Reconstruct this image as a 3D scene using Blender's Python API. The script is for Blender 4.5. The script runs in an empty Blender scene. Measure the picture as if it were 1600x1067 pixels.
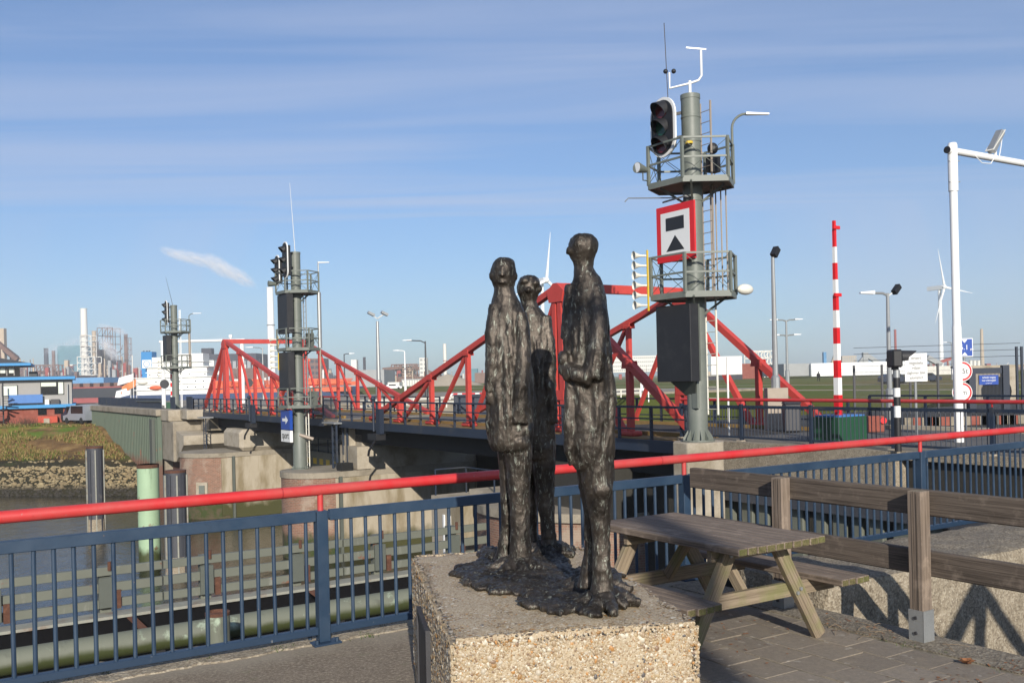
import bpy, bmesh, math, random
from mathutils import Vector, Matrix, noise
R = random.Random(7)
PI = math.pi
S = bpy.context.scene
COL = S.collection

# ------------------------------------------------------------------ camera
F, HY, ROLL, HC = 1500.0, 592.0, 0.0236, 1.8      # focal length (px of a 1600 px frame), horizon row, roll, eye height
cam = bpy.data.cameras.new('camera'); cam_o = bpy.data.objects.new('camera', cam); COL.objects.link(cam_o)
cam.sensor_width = 36; cam.lens = 36 * F / 1600; cam.shift_y = (HY - 533.5) / 1600
cam.clip_start = .05; cam.clip_end = 30000
cam_o.matrix_world = Matrix.Translation((0, 0, HC)) @ Matrix.Rotation(PI / 2, 4, 'X') @ Matrix.Rotation(-ROLL, 4, 'Z')
S.camera = cam_o
# ------------------------------------------------------------------ sky, sun, exposure
SUN_EL, SH = math.radians(22), Vector((-.14, .99)).normalized()     # SH: direction in which shadows fall
world = bpy.data.worlds.new('World'); S.world = world; world.use_nodes = True
wn, wl = world.node_tree.nodes, world.node_tree.links
for n_ in list(wn): wn.remove(n_)
sky = wn.new('ShaderNodeTexSky'); sky.sky_type = 'NISHITA'; sky.sun_disc = False
sky.sun_elevation = SUN_EL; sky.sun_rotation = math.atan2(-SH.x, -SH.y); sky.altitude = 0
sky.air_density = 1.0; sky.dust_density = .8; sky.ozone_density = 7.0
# thin streaks of high cloud, part of the sky itself
tc = wn.new('ShaderNodeTexCoord'); sx = wn.new('ShaderNodeSeparateXYZ'); wl.new(tc.outputs['Generated'], sx.inputs[0])
mx = wn.new('ShaderNodeMath'); mx.operation = 'MAXIMUM'; mx.inputs[1].default_value = .16; wl.new(sx.outputs['Z'], mx.inputs[0])
dx = wn.new('ShaderNodeMath'); dx.operation = 'DIVIDE'; wl.new(sx.outputs['X'], dx.inputs[0]); wl.new(mx.outputs[0], dx.inputs[1])
dy = wn.new('ShaderNodeMath'); dy.operation = 'DIVIDE'; wl.new(sx.outputs['Y'], dy.inputs[0]); wl.new(mx.outputs[0], dy.inputs[1])
cx = wn.new('ShaderNodeCombineXYZ'); wl.new(dx.outputs[0], cx.inputs[0]); wl.new(dy.outputs[0], cx.inputs[1])
mp = wn.new('ShaderNodeMapping'); mp.inputs['Scale'].default_value = (.13, .8, 1); mp.inputs['Rotation'].default_value = (0, 0, .06)
wl.new(cx.outputs[0], mp.inputs[0])
nz = wn.new('ShaderNodeTexNoise'); nz.inputs['Scale'].default_value = 1.6; nz.inputs['Detail'].default_value = 5; nz.inputs['Distortion'].default_value = .8
wl.new(mp.outputs[0], nz.inputs['Vector'])
cr = wn.new('ShaderNodeValToRGB'); cr.color_ramp.elements[0].position = .40; cr.color_ramp.elements[1].position = .68
cr.color_ramp.elements[0].color = (.15, .15, .15, 1); cr.color_ramp.elements[1].color = (.58, .58, .58, 1)
wl.new(nz.outputs[0], cr.inputs[0])
mxs = wn.new('ShaderNodeMixRGB'); mxs.inputs[2].default_value = (4.1, 4.7, 6.3, 1)
wl.new(cr.outputs[0], mxs.inputs[0]); wl.new(sky.outputs[0], mxs.inputs[1])
bg = wn.new('ShaderNodeBackground'); bg.inputs[1].default_value = .108; wl.new(mxs.outputs[0], bg.inputs[0])
wo = wn.new('ShaderNodeOutputWorld'); wl.new(bg.outputs[0], wo.inputs[0])
sun = bpy.data.lights.new('sun', 'SUN'); sun.energy = 5.0; sun.angle = math.radians(.5); sun.color = (1, .93, .82)
sun_o = bpy.data.objects.new('sun', sun); COL.objects.link(sun_o)
sd = Vector((SH.x * math.cos(SUN_EL), SH.y * math.cos(SUN_EL), -math.sin(SUN_EL)))
sun_o.rotation_euler = sd.to_track_quat('-Z', 'Y').to_euler(); sun_o.location = (20, -60, 40)
S.view_settings.view_transform = 'Standard'; S.view_settings.look = 'None'; S.view_settings.gamma = 1
S.view_settings.use_curve_mapping = False; S.view_settings.exposure = .18
S.cycles.max_bounces = 6; S.cycles.transparent_max_bounces = 8; S.cycles.volume_bounces = 4
S.cycles.use_denoising = True

# ------------------------------------------------------------------ frames: s runs along the canal, t across it
EA = math.atan2(.535, .845); CA, SA = math.cos(EA), math.sin(EA)
def W(s, t, z=0.): return Vector((CA * s - SA * t, SA * s + CA * t, z))
def at(px, py, Y):                                   # a point of the place seen at that pixel, Y metres out
    dx_, dy_ = px - 800, py - HY
    return Vector(((dx_ - ROLL * dy_) / F * Y, Y, HC - (dy_ + ROLL * dx_) / F * Y))

# ------------------------------------------------------------------ materials
MATS = {}
def nodes(name):
    m = bpy.data.materials.new(name); m.use_nodes = True
    nt = m.node_tree; b = nt.nodes['Principled BSDF']
    return m, nt, b
def N(nt, t, **k):
    n = nt.nodes.new('ShaderNode' + t)
    for a, v in k.items():
        if a in n.inputs: n.inputs[a].default_value = v
        else: setattr(n, a, v)
    return n
def c4(c): return (c[0], c[1], c[2], 1)
def coord(nt, local=False, scale=(1, 1, 1)):
    if local:
        tcn = N(nt, 'TexCoord'); oi = N(nt, 'ObjectInfo'); ml = N(nt, 'VectorMath', operation='SCALE')
        ad = N(nt, 'VectorMath', operation='ADD'); cb = N(nt, 'CombineXYZ')
        ma = N(nt, 'Math', operation='MULTIPLY'); ma.inputs[1].default_value = 37.
        nt.links.new(oi.outputs['Random'], ma.inputs[0])
        for i in range(3): nt.links.new(ma.outputs[0], cb.inputs[i])
        nt.links.new(tcn.outputs['Object'], ad.inputs[0]); nt.links.new(cb.outputs[0], ad.inputs[1]); src = ad.outputs[0]
    else:
        src = N(nt, 'NewGeometry').outputs['Position']
    if scale != (1, 1, 1):
        mpn = N(nt, 'Mapping'); mpn.inputs['Scale'].default_value = scale; nt.links.new(src, mpn.inputs[0]); src = mpn.outputs[0]
    return src
def ramp(nt, src, stops):
    r = N(nt, 'ValToRGB'); e = r.color_ramp.elements
    while len(e) < len(stops): e.new(.5)
    for i, (p, c) in enumerate(stops):
        e[i].position = p; e[i].color = c4(c) if not isinstance(c, (int, float)) else (c, c, c, 1)
    nt.links.new(src, r.inputs[0]); return r.outputs[0]
def noise_n(nt, vec, scale, detail=5, rough=.6, dist=0):
    n = N(nt, 'TexNoise', Scale=scale, Detail=detail, Roughness=rough, Distortion=dist); nt.links.new(vec, n.inputs['Vector']); return n.outputs[0]
def mix(nt, f, a, b, mode='MIX'):
    m = N(nt, 'MixRGB', blend_type=mode)
    for i, v in ((0, f), (1, a), (2, b)):
        if isinstance(v, (int, float)): m.inputs[i].default_value = v if i == 0 else (v, v, v, 1)
        elif isinstance(v, tuple): m.inputs[i].default_value = c4(v)
        else: nt.links.new(v, m.inputs[i])
    return m.outputs[0]
def bump(nt, b, h, strength=.3, dist=.01):
    n = N(nt, 'Bump', Strength=strength, Distance=dist); nt.links.new(h, n.inputs['Height']); nt.links.new(n.outputs[0], b.inputs['Normal'])
def mul(c, k): return tuple(min(1, x * k) for x in c)
def mat(name, col, rough=.6, metal=0., var=.18, scale=3., dirt=None, dscale=1.2, dlo=.52, dhi=.7, damt=.8, bs=0, bstr=.25, bdist=.004, local=False, stretch=(1, 1, 1), spec=None):
    """paint, concrete, stone ...: colour with drift, patches of a second colour, fine relief"""
    m, nt, b = nodes(name); v = coord(nt, local, stretch)
    c = mix(nt, noise_n(nt, v, scale, 6), mul(col, 1 - var), mul(col, 1 + var))
    fine = noise_n(nt, v, scale * 14, 3)
    c = mix(nt, var * 1.2, c, fine, 'OVERLAY')
    if dirt:
        f = ramp(nt, noise_n(nt, v, dscale, 8, .65), [(dlo, 0.), (dhi, damt)])
        c = mix(nt, f, c, dirt)
    nt.links.new(c, b.inputs['Base Color'])
    b.inputs['Roughness'].default_value = rough; b.inputs['Metallic'].default_value = metal
    if spec is not None: b.inputs['Specular IOR Level'].default_value = spec
    if bs: bump(nt, b, noise_n(nt, v, bs, 6, .7), bstr, bdist)
    MATS[name] = m; return m

mat('blue_paint', (.017, .033, .062), .38, var=.12, scale=5, dirt=(.035, .055, .09), dscale=9, dlo=.55, dhi=.8, damt=.5, bs=60, bstr=.06)
mat('blue_worn', (.016, .035, .068), .45, var=.15, scale=5, dirt=(.33, .32, .30), dscale=14, dlo=.66, dhi=.69, damt=.8)
mat('red_rail', (.52, .024, .027), .42, var=.14, scale=2.2, dirt=(.40, .13, .11), dscale=7, dlo=.60, dhi=.78, damt=.6, bs=30, bstr=.12)
mat('red_truss', (.47, .050, .038), .55, var=.10, scale=1.2, dirt=(.33, .035, .03), dscale=1.6, dlo=.48, dhi=.7, damt=.7)
mat('red_dark', (.30, .02, .022), .45)
mat('navy_dark', (.010, .018, .036), .5, var=.2)
mat('deck_navy', (.014, .024, .045), .55, var=.2, scale=1.5, dirt=(.05, .05, .05), dscale=.8)
mat('grey_green', (.135, .150, .130), .5, var=.12, scale=1.5, dirt=(.19, .20, .175), dscale=1.1, damt=.6, bs=20, bstr=.05)
mat('grey_green_dark', (.085, .095, .08), .6, var=.15)
mat('galv', (.34, .35, .35), .45, .55, var=.15, scale=6)
mat('galv_brown', (.30, .25, .20), .6, .1, var=.2, scale=5)
mat('white_paint', (.78, .78, .76), .4, var=.04, scale=2, dirt=(.6, .59, .55), dscale=1.4, dlo=.55, dhi=.8, damt=.4)
mat('cream', (.66, .64, .56), .55, var=.06)
mat('black_paint', (.012, .012, .014), .55, var=.2)
mat('black_matt', (.006, .006, .007), .9, var=.2, spec=.1)
mat('box_black', (.016, .016, .018), .55, var=.25, scale=2, dirt=(.03, .03, .03), dscale=2)
mat('dark_void', (.008, .008, .008), .9, var=.2)
mat('red_sign', (.60, .012, .016), .4, var=.05)
mat('white_sign', (.74, .74, .72), .42, var=.04)
mat('blue_sign', (.010, .055, .30), .4, var=.05)
mat('black_sign', (.015, .015, .016), .45, var=.05)
mat('yellow', (.62, .42, .03), .5, var=.1)
mat('lamp_glass', (.70, .71, .72), .25, var=.03)
mat('lens_red', (.10, .006, .008), .2); mat('lens_green', (.004, .06, .03), .2)
mat('concrete', (.27, .235, .18), .85, var=.25, scale=1.4, dirt=(.12, .10, .07), dscale=.9, dlo=.48, dhi=.68, damt=.75, bs=25, bstr=.35, bdist=.01)
mat('concrete_pale', (.36, .315, .245), .85, var=.22, scale=1.2, dirt=(.16, .125, .075), dscale=.8, dlo=.46, dhi=.68, damt=.75, bs=20, bstr=.3, bdist=.01)
mat('concrete_rough', (.30, .255, .19), .9, var=.35, scale=9, dirt=(.44, .39, .305), dscale=3.2, dlo=.45, dhi=.7, damt=.8, bs=45, bstr=.9, bdist=.012)
mat('concrete_top', (.17, .140, .105), .95, var=.4, scale=10, dirt=(.29, .25, .195), dscale=4.5, dlo=.5, dhi=.72, damt=.7, bs=50, bstr=.9, bdist=.008)
mat('rust', (.085, .035, .020), .9, var=.35, scale=8, dirt=(.17, .075, .04), dscale=6, bs=60, bstr=.5)
mat('dark_steel', (.045, .048, .058), .6, var=.25, scale=2, dirt=(.13, .12, .11), dscale=2.4, dlo=.6, dhi=.75)
mat('strip_pale', (.26, .26, .22), .7, var=.3, scale=4, dirt=(.14, .06, .03), dscale=2)
mat('green_gate', (.16, .17, .145), .6, var=.12, dirt=(.09, .09, .07), dscale=.6)
mat('green_box', (.012, .065, .030), .5, var=.15)
mat('field', (.105, .130, .030), .95, var=.3, scale=.03, dirt=(.20, .145, .062), dscale=.02, dlo=.45, dhi=.6, damt=.9, spec=.05)
mat('wet_wall', (.028, .026, .021), .85, var=.3, scale=.8, dirt=(.06, .052, .038), dscale=.5, dlo=.55, dhi=.75, bs=15, bstr=.4, bdist=.02)  # wet bank concrete; also deep shade under the bridge put into the colour
mat('tar', (.010, .010, .010), .8, var=.3)  # near-black: shade under the bridges and the pipe put into the colour
mat('asphalt', (.085, .08, .075), .9, var=.2, scale=1.5, dirt=(.13, .12, .10), dscale=.7, bs=80, bstr=.4)
mat('ochre', (.22, .135, .04), .9, var=.3, scale=3, dirt=(.10, .08, .04), dscale=2)
mat('joint', (.25, .215, .155), .95, var=.3, scale=8, dirt=(.085, .075, .05), dscale=9, dlo=.42, dhi=.6, bs=80, bstr=.7)
mat('path', (.30, .25, .18), .95, var=.15, scale=.1)
mat('moss', (.045, .075, .014), .95, var=.5, scale=20)
mat('dry_leaf', (.20, .085, .035), .9, var=.5, scale=30)
mat('twig', (.20, .15, .10), .95, var=.4, scale=30)
mat('bare_bush', (.075, .055, .036), .95, var=.4, scale=3)
mat('brick_red', (.23, .065, .045), .9, var=.25, scale=2, dirt=(.30, .12, .09), dscale=1)
mat('house_grey', (.30, .29, .275), .8, var=.08)
mat('roof_blue', (.025, .22, .48), .5, var=.06); mat('roof_grey', (.07, .075, .08), .8)
mat('panel_blue', (.05, .16, .42), .5, var=.2, scale=3)
mat('glass_dark', (.012, .014, .016), .08, var=.1); mat('blind', (.60, .64, .56), .6, var=.05)
mat('door_red', (.42, .05, .02), .6); mat('steel_dark', (.05, .05, .055), .5, .3)
mat('tyre', (.015, .015, .015), .8); mat('car_dark', (.02, .03, .055), .25); mat('car_silver', (.34, .37, .42), .25, .4, var=.05); mat('car_white', (.7, .71, .72), .3)
mat('ship_white', (.72, .72, .68), .5, var=.06, scale=.3); mat('ship_blue', (.02, .045, .12), .55, scale=.2); mat('ship_orange', (.62, .11, .035), .6, scale=.3)
mat('ship_black', (.025, .028, .035), .6, scale=.2); mat('ship_red', (.30, .07, .065), .7, scale=.2); mat('funnel_blue', (.03, .20, .45), .5)
mat('ind_brown', (.16, .095, .075), .9, scale=.05, var=.35, dirt=(.24, .17, .14), dscale=.04); mat('ind_grey', (.30, .31, .31), .8, scale=.03, var=.12)
mat('ind_dark', (.045, .045, .055), .8, scale=.05, var=.3); mat('ind_white', (.66, .64, .58), .7, scale=.05, var=.08); mat('ind_teal', (.10, .21, .25), .8, scale=.03)
mat('ind_blue', (.10, .24, .42), .8, scale=.03); mat('ind_tan', (.42, .34, .25), .8, scale=.04, var=.15); mat('ind_red', (.28, .06, .05), .8, scale=.05)
mat('heap', (.34, .29, .22), .95, var=.15, scale=.1); mat('turbine', (.76, .77, .77), .4, var=.02, scale=.05)
mat('cloth_dark', (.015, .015, .018), .9); mat('flag', (.72, .73, .75), .8, var=.05); mat('flag_orange', (.6, .22, .09), .8)

def special():
    # weathered timber: grain along the local x axis
    for name, c1, c2, green in (('timber', (.26, .205, .160), (.115, .088, .068), 0), ('timber_dark', (.165, .132, .104), (.064, .050, .040), 0), ('timber_pale', (.31, .25, .175), (.17, .13, .09), 1), ('timber_end', (.16, .135, .065), (.075, .07, .03), 1)):
        m, nt, b = nodes(name); v = coord(nt, True, (1.2, 22, 22))
        g = noise_n(nt, v, 1.6, 8, .7, .6); v2 = coord(nt, True, (.6, 90, 90)); g2 = noise_n(nt, v2, 1.2, 4, .7)
        c = ramp(nt, g, [(.3, c2), (.7, c1)])
        c = mix(nt, ramp(nt, g2, [(.36, .75), (.5, 0.)]), c, mul(c2, .45))
        if green:
            f = ramp(nt, noise_n(nt, coord(nt), 5, 5), [(.48, 0.), (.68, .55)]); c = mix(nt, f, c, (.14, .16, .045))
        else:
            f = ramp(nt, noise_n(nt, coord(nt), 9, 5), [(.55, 0.), (.75, .5)]); c = mix(nt, f, c, mul(c1, 1.55))
        nt.links.new(c, b.inputs['Base Color']); b.inputs['Roughness'].default_value = .88; b.inputs['Specular IOR Level'].default_value = .25
        bump(nt, b, g2, .55, .004); MATS[name] = m
    # bronze with pale green patina in the grooves
    m, nt, b = nodes('bronze'); v = coord(nt)
    big = noise_n(nt, v, 6, 6, .6, .5); vs = coord(nt, False, (1, 1, .30)); st = noise_n(nt, vs, 46, 8, .75, 1.4); fi = noise_n(nt, v, 130, 5, .7)
    c = ramp(nt, big, [(.35, (.028, .023, .019)), (.65, (.088, .073, .060))])
    c = mix(nt, ramp(nt, st, [(.56, 0.), (.64, .9)]), c, (.30, .315, .265))
    c = mix(nt, ramp(nt, noise_n(nt, vs, 11, 7, .7, 1), [(.60, 0.), (.70, .5)]), c, (.20, .195, .17))
    nt.links.new(c, b.inputs['Base Color']); b.inputs['Metallic'].default_value = .72
    rr = ramp(nt, st, [(.4, .38), (.65, .60)]); nt.links.new(rr, b.inputs['Roughness'])
    h = mix(nt, .45, st, fi); bump(nt, b, h, .5, .008); MATS['bronze'] = m
    # exposed aggregate matrix and its pebbles
    m, nt, b = nodes('aggregate'); v = coord(nt)
    vo = N(nt, 'TexVoronoi', Scale=150.); nt.links.new(v, vo.inputs['Vector'])
    sep = N(nt, 'SeparateColor'); nt.links.new(vo.outputs['Color'], sep.inputs[0])
    c = ramp(nt, sep.outputs[0], [(0, (.19, .13, .075)), (.25, (.36, .275, .175)), (.55, (.43, .355, .245)), (.8, (.50, .435, .325)), (.93, (.26, .14, .055)), (1, (.14, .11, .09))])
    c = mix(nt, ramp(nt, vo.outputs['Distance'], [(.35, 0.), (.75, .8)]), c, (.36, .29, .19))
    c = mix(nt, ramp(nt, noise_n(nt, v, 3, 5), [(.5, 0.), (.75, .3)]), c, (.18, .16, .10))
    nt.links.new(c, b.inputs['Base Color']); b.inputs['Roughness'].default_value = .75
    inv = N(nt, 'Math', operation='SUBTRACT'); inv.inputs[0].default_value = 1; nt.links.new(vo.outputs['Distance'], inv.inputs[1])
    bump(nt, b, inv.outputs[0], .4, .004); MATS['aggregate'] = m
    m, nt, b = nodes('pebble'); g = N(nt, 'NewGeometry')
    c = ramp(nt, g.outputs['Random Per Island'], [(0, (.37, .295, .20)), (.25, (.29, .21, .125)), (.42, (.52, .47, .37)), (.52, (.36, .27, .155)), (.68, (.27, .15, .055)), (.74, (.42, .365, .28)), (.88, (.20, .13, .08)), (.94, (.38, .19, .06)), (.975, (.09, .08, .075))])
    nt.nodes[c.node.name].color_ramp.interpolation = 'CONSTANT'
    c = mix(nt, .25, c, noise_n(nt, coord(nt), 200, 3), 'OVERLAY')
    nt.links.new(c, b.inputs['Base Color']); b.inputs['Roughness'].default_value = .5; MATS['pebble'] = m
    # riprap stone
    m, nt, b = nodes('riprap'); g = N(nt, 'NewGeometry'); sepz = N(nt, 'SeparateXYZ'); nt.links.new(g.outputs['Position'], sepz.inputs[0])
    c = ramp(nt, g.outputs['Random Per Island'], [(0, (.28, .21, .11)), (.5, (.18, .14, .078)), (1, (.33, .265, .15))])
    ad = N(nt, 'Math', operation='MULTIPLY_ADD'); ad.inputs[1].default_value = .8; nt.links.new(noise_n(nt, g.outputs['Position'], .7, 4), ad.inputs[0]); nt.links.new(sepz.outputs[2], ad.inputs[2])
    mr = N(nt, 'MapRange'); mr.inputs[1].default_value = -6.35; mr.inputs[2].default_value = -5.9; nt.links.new(ad.outputs[0], mr.inputs[0])
    c = mix(nt, mr.outputs[0], (.035, .030, .022), c)      # weed-covered below the tide line
    nt.links.new(c, b.inputs['Base Color']); b.inputs['Roughness'].default_value = .9; bump(nt, b, noise_n(nt, g.outputs['Position'], 6, 5), .6, .05); MATS['riprap'] = m
    # bank: dead grass, green patches, dark weed above the stones
    m, nt, b = nodes('bank_soil'); g = N(nt, 'NewGeometry'); v = g.outputs['Position']; sepz = N(nt, 'SeparateXYZ'); nt.links.new(v, sepz.inputs[0])
    c = ramp(nt, noise_n(nt, v, .55, 8, .7), [(.3, (.10, .055, .026)), (.5, (.19, .115, .05)), (.68, (.30, .20, .085))])
    c = mix(nt, ramp(nt, noise_n(nt, v, .16, 5, .6), [(.52, 0.), (.60, .9)]), c, (.10, .165, .025))
    c = mix(nt, ramp(nt, noise_n(nt, v, 2.2, 4, .6), [(.72, 0.), (.75, .85)]), c, (.48, .44, .37))
    ad = N(nt, 'Math', operation='MULTIPLY_ADD'); ad.inputs[1].default_value = 1.6; nt.links.new(noise_n(nt, v, .25, 4), ad.inputs[0]); nt.links.new(sepz.outputs[2], ad.inputs[2])
    mr = N(nt, 'MapRange'); mr.inputs[1].default_value = -4.1; mr.inputs[2].default_value = -3.3; nt.links.new(ad.outputs[0], mr.inputs[0])
    c = mix(nt, mr.outputs[0], (.040, .036, .022), c)
    nt.links.new(c, b.inputs['Base Color']); b.inputs['Roughness'].default_value = .95; b.inputs['Specular IOR Level'].default_value = .1
    bump(nt, b, noise_n(nt, v, 5, 6, .75), .9, .12); MATS['bank_soil'] = m
    # brickwork of the piers: courses far too small to pick apart, weed near the water
    m, nt, b = nodes('pier_brick'); tcn = N(nt, 'TexCoord'); v = tcn.outputs['UV']
    br = N(nt, 'TexBrick', Scale=1.); br.inputs['Color1'].default_value = (.25, .115, .075, 1); br.inputs['Color2'].default_value = (.17, .085, .06, 1); br.inputs['Mortar'].default_value = (.24, .19, .14, 1)
    br.inputs['Brick Width'].default_value = .24; br.inputs['Row Height'].default_value = .085; br.inputs['Mortar Size'].default_value = .012; nt.links.new(v, br.inputs['Vector'])
    g = N(nt, 'NewGeometry'); sepz = N(nt, 'SeparateXYZ'); nt.links.new(g.outputs['Position'], sepz.inputs[0])
    c = mix(nt, ramp(nt, noise_n(nt, g.outputs['Position'], .8, 7, .7), [(.50, 0.), (.62, .7)]), br.outputs['Color'], (.33, .27, .21))
    c = mix(nt, ramp(nt, noise_n(nt, g.outputs['Position'], .5, 5, .7), [(.56, 0.), (.7, .7)]), c, (.13, .095, .045))
    ad = N(nt, 'Math', operation='MULTIPLY_ADD'); ad.inputs[1].default_value = 1.1; nt.links.new(noise_n(nt, g.outputs['Position'], 1.2, 4), ad.inputs[0]); nt.links.new(sepz.outputs[2], ad.inputs[2])
    mr = N(nt, 'MapRange'); mr.inputs[1].default_value = -5.65; mr.inputs[2].default_value = -5.2; nt.links.new(ad.outputs[0], mr.inputs[0])
    gm = mix(nt, ramp(nt, noise_n(nt, g.outputs['Position'], 2.5, 5), [(.45, 0.), (.6, 1.)]), (.035, .048, .010), (.075, .058, .032)); c = mix(nt, mr.outputs[0], gm, c)
    nt.links.new(c, b.inputs['Base Color']); b.inputs['Roughness'].default_value = .9; bump(nt, b, br.outputs['Fac'], -.4, .01); MATS['pier_brick'] = m
    # lock wall concrete with weed at the tide line and stains
    m, nt, b = nodes('lock_concrete'); g = N(nt, 'NewGeometry'); v = g.outputs['Position']; sepz = N(nt, 'SeparateXYZ'); nt.links.new(v, sepz.inputs[0])
    c = mix(nt, noise_n(nt, v, .7, 6), (.30, .255, .185), (.42, .37, .29))
    mpn = N(nt, 'Mapping'); mpn.inputs['Scale'].default_value = (1, 1, .25); nt.links.new(v, mpn.inputs[0])
    c = mix(nt, ramp(nt, noise_n(nt, mpn.outputs[0], .9, 6, .65), [(.44, 0.), (.62, .8)]), c, (.17, .13, .065))
    ad = N(nt, 'Math', operation='MULTIPLY_ADD'); ad.inputs[1].default_value = 1.3; nt.links.new(noise_n(nt, v, 1.1, 4), ad.inputs[0]); nt.links.new(sepz.outputs[2], ad.inputs[2])
    mr = N(nt, 'MapRange'); mr.inputs[1].default_value = -5.75; mr.inputs[2].default_value = -5.2; nt.links.new(ad.outputs[0], mr.inputs[0])
    c = mix(nt, mr.outputs[0], (.05, .05, .014), c)
    nt.links.new(c, b.inputs['Base Color']); b.inputs['Roughness'].default_value = .9; bump(nt, b, noise_n(nt, v, 12, 5), .4, .02); MATS['lock_concrete'] = m
    # painted steel sheet piling, rust towards the foot
    for name, base, rz in (('sheet_pile', (.075, .102, .070), -4.0), ('pile_green', (.30, .42, .27), -6.0), ('fender_green', (.125, .132, .105), -5.2), ('pipe_green', (.135, .145, .110), -4.97)):
        m, nt, b = nodes(name); g = N(nt, 'NewGeometry'); v = g.outputs['Position']; sepz = N(nt, 'SeparateXYZ'); nt.links.new(v, sepz.inputs[0])
        c = mix(nt, noise_n(nt, v, 1.5, 5), mul(base, .85), mul(base, 1.15))
        mpn = N(nt, 'Mapping'); mpn.inputs['Scale'].default_value = (1, 1, .2); nt.links.new(v, mpn.inputs[0])
        c = mix(nt, ramp(nt, noise_n(nt, mpn.outputs[0], 2.2, 6, .7), [(.58, 0.), (.7, .7)]), c, mul(base, .5) if name != 'fender_green' else (.24, .24, .21))
        c = mix(nt, ramp(nt, noise_n(nt, v, 1.1, 7, .7), [(.57 if name == 'pipe_green' else .62, 0.), (.66, .85)]), c, (.17, .062, .03) if name != 'pipe_green' else (.36, .44, .33))
        ad = N(nt, 'Math', operation='MULTIPLY_ADD'); ad.inputs[1].default_value = 1.2 if name != 'pipe_green' else .25; nt.links.new(noise_n(nt, v, 1.6, 4), ad.inputs[0]); nt.links.new(sepz.outputs[2], ad.inputs[2])
        mr = N(nt, 'MapRange'); mr.inputs[1].default_value = rz; mr.inputs[2].default_value = rz + (.6 if name != 'pipe_green' else .15); nt.links.new(ad.outputs[0], mr.inputs[0])
        c = mix(nt, mr.outputs[0], (.10, .045, .025) if name == 'sheet_pile' else (.042, .052, .014), c)
        nt.links.new(c, b.inputs['Base Color']); b.inputs['Roughness'].default_value = .65; bump(nt, b, noise_n(nt, v, 25, 4), .2, .01); MATS[name] = m
    # water
    m, nt, b = nodes('water'); v = coord(nt, False, (1, .55, 1))
    b.inputs['Base Color'].default_value = (.020, .020, .014, 1); b.inputs['Roughness'].default_value = .06; b.inputs['IOR'].default_value = 1.33
    h = mix(nt, .35, noise_n(nt, v, 1.1, 5, .6, .4), noise_n(nt, v, 4.5, 4, .6)); bump(nt, b, h, .55, .12); MATS['water'] = m
    # quay surface: tarred gravel, pale dusty strip with moss by the edge
    m, nt, b = nodes('quay_ground'); v = coord(nt)
    fi = noise_n(nt, v, 42, 6, .85); me = noise_n(nt, v, 9, 6, .75)
    c = ramp(nt, fi, [(.38, (.07, .052, .036)), (.5, (.175, .138, .095)), (.62, (.43, .36, .265))])
    c = mix(nt, .4, c, ramp(nt, me, [(.3, (.09, .07, .05)), (.7, (.26, .215, .155))]))
    mpn = N(nt, 'Mapping'); mpn.vector_type = 'POINT'; mpn.inputs['Rotation'].default_value = (0, 0, -EA); nt.links.new(v, mpn.inputs[0])
    sp = N(nt, 'SeparateXYZ'); nt.links.new(mpn.outputs[0], sp.inputs[0])
    ad = N(nt, 'Math', operation='MULTIPLY_ADD'); ad.inputs[1].default_value = .9; nt.links.new(noise_n(nt, v, 1.6, 5), ad.inputs[0]); nt.links.new(sp.outputs[1], ad.inputs[2])
    mr = N(nt, 'MapRange'); mr.inputs[1].default_value = 6.45; mr.inputs[2].default_value = 6.75; mr.inputs[4].default_value = .7; nt.links.new(ad.outputs[0], mr.inputs[0])
    c = mix(nt, mr.outputs[0], c, (.285, .25, .19))
    c = mix(nt, ramp(nt, noise_n(nt, v, 4.5, 5, .7), [(.6, 0.), (.7, .5)]), c, (.095, .10, .045))
    nt.links.new(c, b.inputs['Base Color']); b.inputs['Roughness'].default_value = .9; bump(nt, b, mix(nt, .5, fi, me), .8, .006); MATS['quay_ground'] = m
    # paving slab, with lichen spots
    m, nt, b = nodes('slab'); v = coord(nt); oi = N(nt, 'ObjectInfo')
    fi = noise_n(nt, v, 38, 6, .85)
    c = mix(nt, oi.outputs['Random'], (.170, .142, .110), (.225, .190, .150))
    c = mix(nt, .75, c, fi, 'OVERLAY')
    c = mix(nt, ramp(nt, noise_n(nt, v, 13, 3, .5), [(.64, 0.), (.68, .6)]), c, (.36, .33, .28))
    c = mix(nt, ramp(nt, noise_n(nt, v, 5, 6, .7), [(.5, 0.), (.7, .5)]), c, (.25, .205, .145))
    nt.links.new(c, b.inputs['Base Color']); b.inputs['Roughness'].default_value = .9; bump(nt, b, fi, .6, .004); MATS['slab'] = m
special()
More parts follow.
